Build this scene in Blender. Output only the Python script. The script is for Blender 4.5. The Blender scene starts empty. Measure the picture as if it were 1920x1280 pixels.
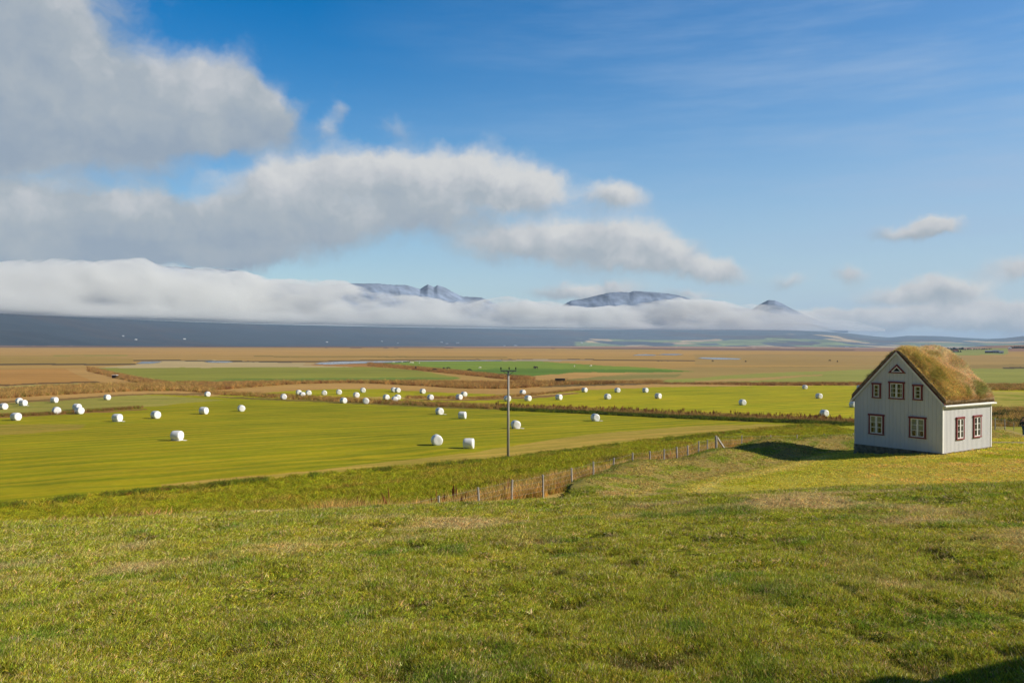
import bpy, bmesh, math, random
import numpy as np
from mathutils import Vector, Matrix

R = math.radians
S = bpy.context.scene
COL = S.collection
rng = np.random.default_rng(7)
random.seed(7)

# ------------------------------------------------------------------ camera
FPX = 1550.0                     # focal length in pixels of the 1920 px wide photograph
CAMZ = 12.0                      # the eye stands 12 m above the hay fields
ROLL, PITCH = R(0.22), R(-0.04)
C0 = np.array([0.0, 0.0, CAMZ])
FWD = np.array([0, math.cos(PITCH), math.sin(PITCH)])
UP0 = np.array([0, -math.sin(PITCH), math.cos(PITCH)])
RT0 = np.array([1.0, 0, 0])
RT = RT0 * math.cos(ROLL) + UP0 * math.sin(ROLL)
UP = UP0 * math.cos(ROLL) - RT0 * math.sin(ROLL)
cam = bpy.data.cameras.new('camera')
cam.sensor_width = 36.0
cam.lens = FPX / 1920 * 36.0
cam.clip_start, cam.clip_end = 0.1, 80000
cam_o = bpy.data.objects.new('camera', cam)
COL.objects.link(cam_o)
cam_o.matrix_world = Matrix([[RT[i], UP[i], -FWD[i], C0[i]] for i in range(3)] + [[0, 0, 0, 1]])
S.camera = cam_o

def ray(px, py):
    px = np.asarray(px, float); py = np.asarray(py, float)
    return FWD + RT * ((px - 960) / FPX)[..., None] + UP * ((640 - py) / FPX)[..., None]

def to_px(X, Y, Z):
    vx, vy, vz = X - C0[0], Y - C0[1], Z - C0[2]
    d = vx * FWD[0] + vy * FWD[1] + vz * FWD[2]
    d = np.where(np.abs(d) < 1e-6, 1e-6, d)
    xr = vx * RT[0] + vy * RT[1] + vz * RT[2]
    yu = vx * UP[0] + vy * UP[1] + vz * UP[2]
    return 960 + FPX * xr / d, 640 - FPX * yu / d, d

# ------------------------------------------------------------------ render settings
S.view_settings.view_transform = 'Standard'
S.view_settings.look = 'None'
S.view_settings.exposure = 0.25
S.view_settings.gamma = 1.0
S.cycles.use_denoising = True
S.cycles.denoiser = 'OPENIMAGEDENOISE'
S.cycles.denoising_input_passes = 'RGB_ALBEDO_NORMAL'
S.cycles.denoising_prefilter = 'ACCURATE'
S.cycles.max_bounces = 10
S.cycles.diffuse_bounces = 3
S.cycles.glossy_bounces = 2
S.cycles.transmission_bounces = 4
S.cycles.transparent_max_bounces = 12
S.cycles.volume_bounces = 6
S.cycles.sample_clamp_indirect = 6.0

# ------------------------------------------------------------------ sun and sky
SUN_EL, SUN_AZ = 30.0, 94.0      # azimuth clockwise from the viewing direction (+Y): the sun stands to the right
sd = Vector((math.sin(R(SUN_AZ)) * math.cos(R(SUN_EL)), math.cos(R(SUN_AZ)) * math.cos(R(SUN_EL)), math.sin(R(SUN_EL))))
sun = bpy.data.lights.new('sun', 'SUN')
sun.energy, sun.angle, sun.color = 5.0, R(0.5), (1.0, 0.92, 0.78)
sun_o = bpy.data.objects.new('sun', sun)
COL.objects.link(sun_o)
sun_o.rotation_euler = sd.to_track_quat('Z', 'Y').to_euler()

world = bpy.data.worlds.new('World')
S.world = world
world.use_nodes = True
world.cycles.sampling_method = 'MANUAL'
world.cycles.sample_map_resolution = 512

class NT:
    """a small writer for node trees"""
    def __init__(self, tree):
        self.t = tree
    def n(self, kind, **kw):
        nd = self.t.nodes.new(kind)
        for k, v in kw.items():
            setattr(nd, k, v)
        return nd
    def put(self, sock, v):
        if v is None:
            return
        if isinstance(v, bpy.types.NodeSocket):
            self.t.links.new(v, sock)
        else:
            if sock.type == 'RGBA' and len(v) == 3:
                v = (*v, 1)
            sock.default_value = v
    def m(self, op, a, b=None, c=None, clamp=False):
        nd = self.n('ShaderNodeMath', operation=op, use_clamp=clamp)
        for i, v in enumerate((a, b, c)):
            self.put(nd.inputs[i], v)
        return nd.outputs[0]
    def v(self, op, a, b=None, scale=None):
        nd = self.n('ShaderNodeVectorMath', operation=op)
        self.put(nd.inputs[0], a); self.put(nd.inputs[1], b)
        if scale is not None:
            self.put(nd.inputs['Scale'], scale)
        return nd.outputs['Value'] if op in ('DOT_PRODUCT', 'LENGTH') else nd.outputs[0]
    def mix(self, f, a, b, mode='MIX'):
        nd = self.n('ShaderNodeMix', data_type='RGBA', blend_type=mode)
        self.put(nd.inputs[0], f); self.put(nd.inputs[6], a); self.put(nd.inputs[7], b)
        return nd.outputs[2]
    def rng(self, x, a, b, c=0.0, d=1.0, smooth=False):
        nd = self.n('ShaderNodeMapRange', interpolation_type='SMOOTHSTEP' if smooth else 'LINEAR')
        for i, v in enumerate((x, a, b, c, d)):
            self.put(nd.inputs[i], v)
        return nd.outputs[0]
    def noise(self, vec, scale, detail=3.0, rough=0.5, col=False, lac=2.0):
        nd = self.n('ShaderNodeTexNoise')
        self.put(nd.inputs['Vector'], vec)
        nd.inputs['Scale'].default_value = scale
        nd.inputs['Detail'].default_value = detail
        nd.inputs['Roughness'].default_value = rough
        nd.inputs['Lacunarity'].default_value = lac
        return nd.outputs['Color' if col else 'Fac']
    def ramp(self, f, stops):
        nd = self.n('ShaderNodeValToRGB')
        self.put(nd.inputs[0], f)
        e = nd.color_ramp.elements
        while len(e) < len(stops):
            e.new(0.5)
        for el, (p, c) in zip(e, stops):
            el.position = p
            el.color = (*c, 1)
        return nd.outputs[0]
    def xyz(self, x, y, z):
        nd = self.n('ShaderNodeCombineXYZ')
        for i, v in enumerate((x, y, z)):
            self.put(nd.inputs[i], v)
        return nd.outputs[0]

def lin(*c):
    """sRGB 0..255 to linear"""
    out = []
    for v in c:
        v = v / 255.0
        out.append(v / 12.92 if v <= 0.04045 else ((v + 0.055) / 1.055) ** 2.4)
    return tuple(out)

def sky_pt(px, py):
    """direction of a point of the sky as azimuth and elevation in degrees"""
    d = ray(px, py)
    return math.degrees(math.atan2(d[0], d[1])), math.degrees(math.atan2(d[2], math.hypot(d[0], d[1])))

w = NT(world.node_tree)
w.t.nodes.clear()
skyn = w.n('ShaderNodeTexSky', sky_type='NISHITA', sun_disc=False, sun_elevation=R(SUN_EL), sun_rotation=R(SUN_AZ),
           altitude=50.0, air_density=1.0, dust_density=0.35, ozone_density=2.2)
SKY_STRENGTH = 0.10
dirv = w.n('ShaderNodeTexCoord').outputs['Generated']
sep = w.n('ShaderNodeSeparateXYZ'); w.put(sep.inputs[0], dirv)
az = w.m('MULTIPLY', w.m('ARCTAN2', sep.outputs[0], sep.outputs[1]), 180 / math.pi)
el = w.m('MULTIPLY', w.m('ARCSINE', sep.outputs[2]), 180 / math.pi)
P = w.xyz(az, el, 0.0)
# wind and turbulence bend the outlines of the clouds
warp = w.v('SUBTRACT', w.noise(P, 0.16, 5.0, 0.55, col=True), (0.5, 0.5, 0.5))
PW = w.v('ADD', P, w.v('MULTIPLY', warp, (3.0, 2.2, 0.0)))
warp2 = w.v('SUBTRACT', w.noise(P, 0.7, 5.0, 0.6, col=True), (0.5, 0.5, 0.5))
PW = w.v('ADD', PW, w.v('MULTIPLY', warp2, (1.3, 1.2, 0.0)))
# the clouds of this sky: (x, y, half width, half height) of their lobes as sighted, thickness
LOBES = [
    (20, 20, 170, 150, 1.2), (90, 200, 190, 90, 0.9), (215, 225, 130, 60, 0.7), (350, 178, 110, 62, 1.1), (455, 185, 85, 62, 0.95), (515, 222, 50, 38, 0.8), (330, 250, 190, 34, 0.7), (60, 255, 170, 40, 0.5),
    (-150, 100, 200, 180, 1.3), 
    (640, 210, 24, 20, 0.5), (612, 238, 24, 24, 0.5), (755, 232, 42, 30, 0.32), (330, 318, 200, 20, 0.20),
    (620, 328, 120, 44, 1.0), (745, 325, 110, 48, 1.05), (890, 335, 120, 52, 1.1), (1000, 358, 80, 42, 0.9), (1150, 366, 66, 28, 1.0), (520, 350, 80, 36, 0.7),
    (60, 435, 250, 65, 1.1), (330, 425, 240, 66, 1.0), (560, 420, 190, 52, 0.9), (800, 405, 160, 42, 0.75), (60, 500, 150, 30, 0.7), (-260, 440, 260, 110, 1.2), (420, 480, 150, 20, 0.5),
    (930, 462, 100, 36, 0.8), (1040, 452, 90, 42, 0.95), (1150, 450, 100, 44, 1.05), (1250, 468, 70, 36, 0.9), (1335, 508, 62, 24, 0.95), (1190, 500, 140, 24, 0.6),  
    (1060, 545, 80, 16, 0.9), (1150, 543, 70, 16, 0.8), (1290, 556, 70, 14, 0.6), (1480, 528, 50, 16, 0.6), 
    (1745, 428, 38, 22, 1.2), (1690, 442, 60, 16, 0.55), (1597, 514, 28, 18, 0.75), (1775, 542, 75, 20, 0.85), (1690, 556, 110, 18, 0.6), (1925, 503, 75, 24, 0.9),
    (1450, 598, 200, 18, 0.9), (1620, 606, 120, 16, 0.9), (1740, 590, 90, 14, 0.7), (1830, 604, 120, 14, 0.8), (1950, 588, 110, 16, 0.8),   
    
    (1780, 612, 300, 18, 0.8), (1530, 588, 150, 13, 0.7), (1900, 572, 150, 14, 0.6),
]
dens = 0.0; shade = 0.0
for (px, py, rx, ry, wt) in LOBES:
    ax_, ey_ = sky_pt(min(max(px, -900), 2800), py)
    k = 180 / math.pi / FPX * 0.86
    q = w.v('MULTIPLY', w.v('SUBTRACT', PW, (ax_, ey_, 0)), (1 / (rx * k), 1 / (ry * k), 0))
    g = w.m('MULTIPLY', w.m('POWER', math.e, w.m('MULTIPLY', w.v('DOT_PRODUCT', q, q), -1.0)), wt)
    sq = w.n('ShaderNodeSeparateXYZ'); w.put(sq.inputs[0], q)
    lit = w.m('ADD', sq.outputs[1], w.m('MULTIPLY', sq.outputs[0], 0.28))
    bias = -0.28 if (py < 300 and px < 600) else 0.40 if 300 <= py < 380 else -0.22 if (380 <= py < 520 and px < 880) else 0.25
    lit = w.m('ADD', lit, bias * 2.0)                          # how much of the sun reaches this part of the cloud
    dens = w.m('ADD', g, dens)
    shade = w.m('MULTIPLY_ADD', g, lit, shade)
shade = w.m('DIVIDE', shade, w.m('ADD', dens, 0.08))
fluff = w.noise(w.v('MULTIPLY', PW, (0.7, 1.0, 1.0)), 0.50, 6.0, 0.56)
big = w.noise(P, 0.11, 3.0, 0.5)
dens = w.m('ADD', dens, w.m('MULTIPLY', w.m('SUBTRACT', fluff, 0.5), 0.75))
alpha = w.rng(dens, 0.10, 0.84, 0.0, 0.97, smooth=True)
tone = w.m('ADD', w.m('MULTIPLY', shade, 0.50), w.m('MULTIPLY', w.m('SUBTRACT', big, 0.5), 0.9))
tone = w.m('ADD', tone, w.m('MULTIPLY', w.m('SUBTRACT', w.noise(PW, 0.42, 3.5, 0.55), 0.5), 1.2))
cloud = w.ramp(w.rng(tone, -0.55, 0.6), [(0.0, lin(152, 166, 182)), (0.45, lin(172, 181, 189)), (0.75, lin(198, 201, 205)), (1.0, lin(214, 215, 215))])
# high thin veil of ice cloud, streaked, thicker towards the sun
veil = w.noise(w.v('MULTIPLY', P, (0.045, 0.33, 1.0)), 1.0, 5.0, 0.62)
veil = w.m('MULTIPLY', w.rng(veil, 0.36, 0.78, smooth=True), w.rng(az, -14.0, 32.0, 0.0, 0.62))
air = w.m('MULTIPLY', w.rng(el, -1.0, 23.0, 1.0, 0.0, smooth=True), w.m('MULTIPLY', w.rng(az, -25.0, 25.0, 0.62, 0.86), w.rng(w.m('ABSOLUTE', az), 42.0, 75.0, 1.0, 0.15)))
GRADE = w.n('ShaderNodeHueSaturation')
w.put(GRADE.inputs['Color'], skyn.outputs[0])
GRADE.inputs['Saturation'].default_value = 1.68
GRADE.inputs['Hue'].default_value = 0.503
GRADE.inputs['Value'].default_value = 1.38
blue = w.v('SCALE', GRADE.outputs[0], scale=SKY_STRENGTH)
base = w.mix(air, blue, lin(176, 200, 220))
base = w.mix(veil, base, lin(164, 190, 222))
base = w.mix(w.rng(az, -12.0, 34.0, 0.0, 0.26), base, lin(172, 188, 208))
final = w.mix(alpha, base, cloud)
# the sky out of view and high overhead is dimmed to weaken the fill light
away = w.m('MAXIMUM', w.rng(w.m('ABSOLUTE', az), 40.0, 75.0, smooth=True), w.rng(el, 27.0, 50.0, smooth=True))
deep = w.m('MULTIPLY', w.rng(away, 0.0, 1.0, 1.0, 0.40), 0.84)
final = w.v('SCALE', final, scale=deep)
bg = w.n('ShaderNodeBackground'); w.put(bg.inputs[0], final); bg.inputs[1].default_value = 1.0
w.t.links.new(bg.outputs[0], w.n('ShaderNodeOutputWorld').inputs[0])

# ------------------------------------------------------------------ common helpers
def tag(o, label=None, cat=None, group=None, kind=None):
    if label: o['label'] = label
    if cat: o['category'] = cat
    if group: o['group'] = group
    if kind: o['kind'] = kind
    return o

def link(name, me, parent=None, mat=None):
    o = bpy.data.objects.new(name, me)
    COL.objects.link(o)
    if parent is not None:
        o.parent = parent
    if mat is not None and me is not None:
        for m_ in (mat if isinstance(mat, (list, tuple)) else [mat]):
            me.materials.append(m_)
    return o

def empty(name, loc, rz=0.0):
    o = bpy.data.objects.new(name, None)
    COL.objects.link(o)
    o.location = loc
    o.rotation_euler = (0, 0, rz)
    o.empty_display_size = 0.3
    return o

def copy_tree(o, parent=None):
    c = o.copy()
    COL.objects.link(c)
    if parent is not None:
        c.parent = parent
    for ch in list(o.children):
        copy_tree(ch, c)
    return c

def np_mesh(name, verts, quads, smooth=True):
    me = bpy.data.meshes.new(name)
    verts = np.asarray(verts, np.float32); quads = np.asarray(quads, np.int32)
    k = quads.shape[1]
    me.vertices.add(len(verts)); me.loops.add(quads.size); me.polygons.add(len(quads))
    me.vertices.foreach_set('co', verts.ravel())
    me.loops.foreach_set('vertex_index', quads.ravel())
    me.polygons.foreach_set('loop_start', np.arange(0, quads.size, k, dtype=np.int32))
    me.polygons.foreach_set('use_smooth', np.full(len(quads), smooth, bool))
    me.update(calc_edges=True)
    return me

def grid_quads(nr, nc, wrap=False):
    i = np.arange(nr - 1)[:, None]; j = np.arange(nc if wrap else nc - 1)[None, :]
    a = i * nc + j; b = i * nc + (j + 1) % nc
    return np.stack([a, b, b + nc, a + nc], -1).reshape(-1, 4)

def hash2(ix, iy, seed):
    h = (ix.astype(np.int64) * 374761393 + iy.astype(np.int64) * 668265263 + seed * 1274126177) & 0xffffffff
    h = ((h ^ (h >> 13)) * 1274126177) & 0xffffffff
    h = h ^ (h >> 16)
    return (h & 0xffffff) / float(0xffffff)

def vnoise(x, y, seed=0):
    ix = np.floor(x); iy = np.floor(y)
    fx = x - ix; fy = y - iy
    fx = fx * fx * (3 - 2 * fx); fy = fy * fy * (3 - 2 * fy)
    a = hash2(ix, iy, seed); b = hash2(ix + 1, iy, seed)
    c = hash2(ix, iy + 1, seed); d = hash2(ix + 1, iy + 1, seed)
    return (a * (1 - fx) + b * fx) * (1 - fy) + (c * (1 - fx) + d * fx) * fy

def fbm(x, y, seed=0, oct=4, gain=0.5):
    s = 0; a = 1; n = 0
    for o in range(oct):
        s = s + a * (vnoise(x * 2 ** o + 17.3 * o, y * 2 ** o - 9.1 * o, seed + o) - 0.5)
        n += a; a *= gain
    return s / n * 2                      # about -1 .. 1

def sstep(x, a, b):
    t = np.clip((x - a) / (b - a), 0, 1)
    return t * t * (3 - 2 * t)

def signed(X, Y, poly):
    """distance to a polyline, positive on its left"""
    best = np.full(np.shape(X), 1e18); sg = np.ones(np.shape(X))
    for (x0, y0), (x1, y1) in zip(poly[:-1], poly[1:]):
        dx, dy = x1 - x0, y1 - y0
        t = np.clip(((X - x0) * dx + (Y - y0) * dy) / (dx * dx + dy * dy), 0, 1)
        ex, ey = X - x0 - t * dx, Y - y0 - t * dy
        d2 = ex * ex + ey * ey
        cr = dx * (Y - y0) - dy * (X - x0)
        upd = d2 < best
        best = np.where(upd, d2, best); sg = np.where(upd, np.sign(cr), sg)
    return np.sqrt(best) * np.where(sg == 0, 1, sg)

def inpoly(px, py, poly):
    r = np.zeros(px.shape, bool)
    n = len(poly)
    for i in range(n):
        x0, y0 = poly[i]; x1, y1 = poly[(i + 1) % n]
        if y0 == y1:
            continue
        c = ((y0 > py) != (y1 > py)) & (px < (x1 - x0) * (py - y0) / (y1 - y0) + x0)
        r ^= c
    return r

# ------------------------------------------------------------------ the lie of the land
HOUSE_N = np.array([23.97, 46.0]); AX = np.array([-0.576, 0.817]); BX = np.array([0.817, 0.576])
GABLE_W, SIDE_L = 5.35, 5.58
POST_TOPS = [(622, 963), (727.9, 947.7), (822.9, 929), (897.5, 913.3), (959.8, 898.8), (1018.2, 889.4), (1072, 877), (1112.5, 865),
             (1150, 857.7), (1186, 848.5), (1218.8, 845.4), (1245, 841.5), (1269.5, 837.3), (1289.6, 834.7), (1310, 826.4),
             (1326.3, 824), (1343.2, 816.5), (1390.6, 815.5), (1445, 815.5), (1494, 814.7), (1546, 813), (1600, 811.5), (1660, 810), (1722, 809)]

def post_place(px, py):
    zt = -6.2 + 0.25 * min(max((px - 1112) / 231, 0), 1) - 1.0 * min(max((px - 1345) / 110, 0), 1)
    d = ray(px, py)
    s = zt / d[2]
    return d[0] * s, d[1] * s, zt + CAMZ
POSTS = [post_place(*p) for p in POST_TOPS]
FENCE = [(-60, -45), (-22, 8)] + [(p[0], p[1]) for p in POSTS[1:]] + [(37, 67), (44, 76), (53, 89), (72, 125), (152, 300)]
BERM = [(2.3, 31.0), (3.1, 34.2), (4.0, 37.2), (5.2, 39.8), (6.6, 41.8), (8.2, 43.2), (10, 45), (12, 47.6), (14, 50.8), (17, 54.6), (21, 57.6), (27, 59.6), (33, 62.5), (40, 71), (50, 86), (70, 125), (150, 300)]
# edge of the mown hay field against the rough strip, as sighted
STRIP_EDGE = [(-700, 1020), (0, 947), (250, 921), (500, 897), (700, 879), (960, 858), (1200, 826), (1480, 798), (1600, 792), (1900, 774), (2500, 745)]

def plain_z(r, x, y):
    z = -12.0 - np.clip(r - 100, 0, 150) * 0.016 - np.clip(r - 250, 0, 450) * 0.0065 - np.clip(r - 700, 0, 1800) * 0.0024
    a = np.degrees(np.arctan2(x, y))
    edge = 3400 + 500 * np.sin(a * 0.09)
    z = z - np.clip(r - edge, 0, 4000) * 0.0085
    # a low rise with a farm, far to the right
    z = z + 16.5 * np.exp(-((a - 34.5) / 6.5) ** 4) * np.exp(-((r - 2450) / 620) ** 2)
    return z

def land(X, Y, detail=True):
    """height above the hay fields"""
    X = np.asarray(X, float); Y = np.asarray(Y, float)
    r = np.hypot(X, Y)
    zp = plain_z(r, X, Y)
    near = r < 260
    Z = zp.copy()
    x = X[near]; y = Y[near]
    n = signed(x, y, FENCE)
    d = -signed(x, y, BERM)
    out = -7.3 - np.log1p(np.exp(np.clip((y - 57) / 2.0, -40, 40))) * 2.0 * 0.105 * sstep(x, 12, 24) - 0.155 * np.clip(n, 0, None)
    lip = 1.0                                                  # rounding where the strip runs out into the field
    out = zp[near] + np.log1p(np.exp(np.clip((out - zp[near]) / 0.35, -40, 40))) * 0.35 * lip
    ya = (x - HOUSE_N[0]) * AX[0] + (y - HOUSE_N[1]) * AX[1]
    lawn = -6.22 - 0.105 * np.clip(ya, 0, 9.0) * (1 - sstep(x, 25.0, 31.0)) - np.log1p(np.exp(np.clip((y - 55.5 + 2.6 * sstep(x, 26, 32)) / 2.0, -40, 40))) * 2.0 * 0.105
    lawn = np.maximum(lawn, zp[near] + 0.0)
    mk = sstep(d, -1.7, 0.3)
    base = out * (1 - mk) + lawn * mk
    hgt = 0.86 + 0.10 * np.sin(x * 0.7 + y * 0.4)
    base = base + hgt * sstep(d, -1.05, -0.1) * (1 - sstep(d, 0.0, 4.0))
    yy = np.clip(y, -6, 24.0); e = np.clip(y - 24.0, 0, None)
    hill = -(1.65 + 0.0595 * yy + 0.00286 * yy * yy) - 0.197 * e - 0.0062 * e * e + 0.044 * x
    hill = hill - 0.004 * np.clip(-x - 6, 0, None) ** 2 * 0.25
    hill = np.maximum(hill, -13)
    # a bump added outside the view, right of the viewer, to cast the corner shadow
    hill = hill + 1.95 * np.exp(-(((x - 5.3) / (1.1 + 0.25 * np.sin(y * 3.0))) ** 2 + ((y - 3.9) / 0.74) ** 2))
    k = 0.28
    top = np.maximum(hill, base)
    z = top + k * np.log(np.exp((hill - top) / k) + np.exp((base - top) / k))
    if detail:
        g = np.clip((70 - r[near]) / 50, 0, 1)
        hw = sstep(hill - base, -0.3, 0.3)
        z = z + g * (0.10 * fbm(x * 0.22, y * 0.22, 3, 3) * hw + (0.035 + 0.03 * hw) * fbm(x * 0.9, y * 0.9, 9, 3))
        fine = np.clip((34 - r[near]) / 14, 0, 1) * hw
        z = z - 0.05 * sstep(fbm(x * 2.6, y * 2.6, 21, 3), 0.1, 0.6) * fine + 0.05 * fbm(x * 1.7, y * 1.7, 25, 2) * fine
        z = z + 0.25 * fbm(x * 0.14, y * 0.14, 31, 3) * sstep(n, 3, 10) * sstep(75 - r[near] + 40, 0, 30) * 0.6
    Z[near] = z
    return Z + CAMZ

def hit(px, py, rmin=18.0, rmax=6000.0, steps=360):
    """where the line of sight meets the land"""
    px = np.atleast_1d(np.asarray(px, float)); py = np.atleast_1d(np.asarray(py, float))
    res = np.zeros((len(px), 3))
    rr = np.geomspace(rmin, rmax, steps)
    for a in range(0, len(px), 1500):
        d = ray(px[a:a + 1500], py[a:a + 1500])
        d = d / np.hypot(d[:, 0], d[:, 1])[:, None]
        X = d[:, 0:1] * rr; Y = d[:, 1:2] * rr
        g = land(X, Y) - (CAMZ + d[:, 2:3] * rr)
        below = g > 0
        i = np.where(below.any(1), below.argmax(1), steps - 1)
        i = np.maximum(i, 1)
        k = np.arange(len(i))
        g0, g1 = g[k, i - 1], g[k, i]
        t = np.clip(g0 / (g0 - g1 + 1e-9), 0, 1)
        r_ = rr[i - 1] + (rr[i] - rr[i - 1]) * t
        for _ in range(3):                                     # refine
            zz = land(d[:, 0] * r_, d[:, 1] * r_) - CAMZ
            r_ = np.where(below.any(1), np.clip(0.5 * r_ + 0.5 * zz / np.minimum(d[:, 2], -1e-5), rr[i - 1], rr[i]), r_)
        res[a:a + 1500, 0] = d[:, 0] * r_; res[a:a + 1500, 1] = d[:, 1] * r_
        res[a:a + 1500, 2] = land(res[a:a + 1500, 0], res[a:a + 1500, 1])
    return res

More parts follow.
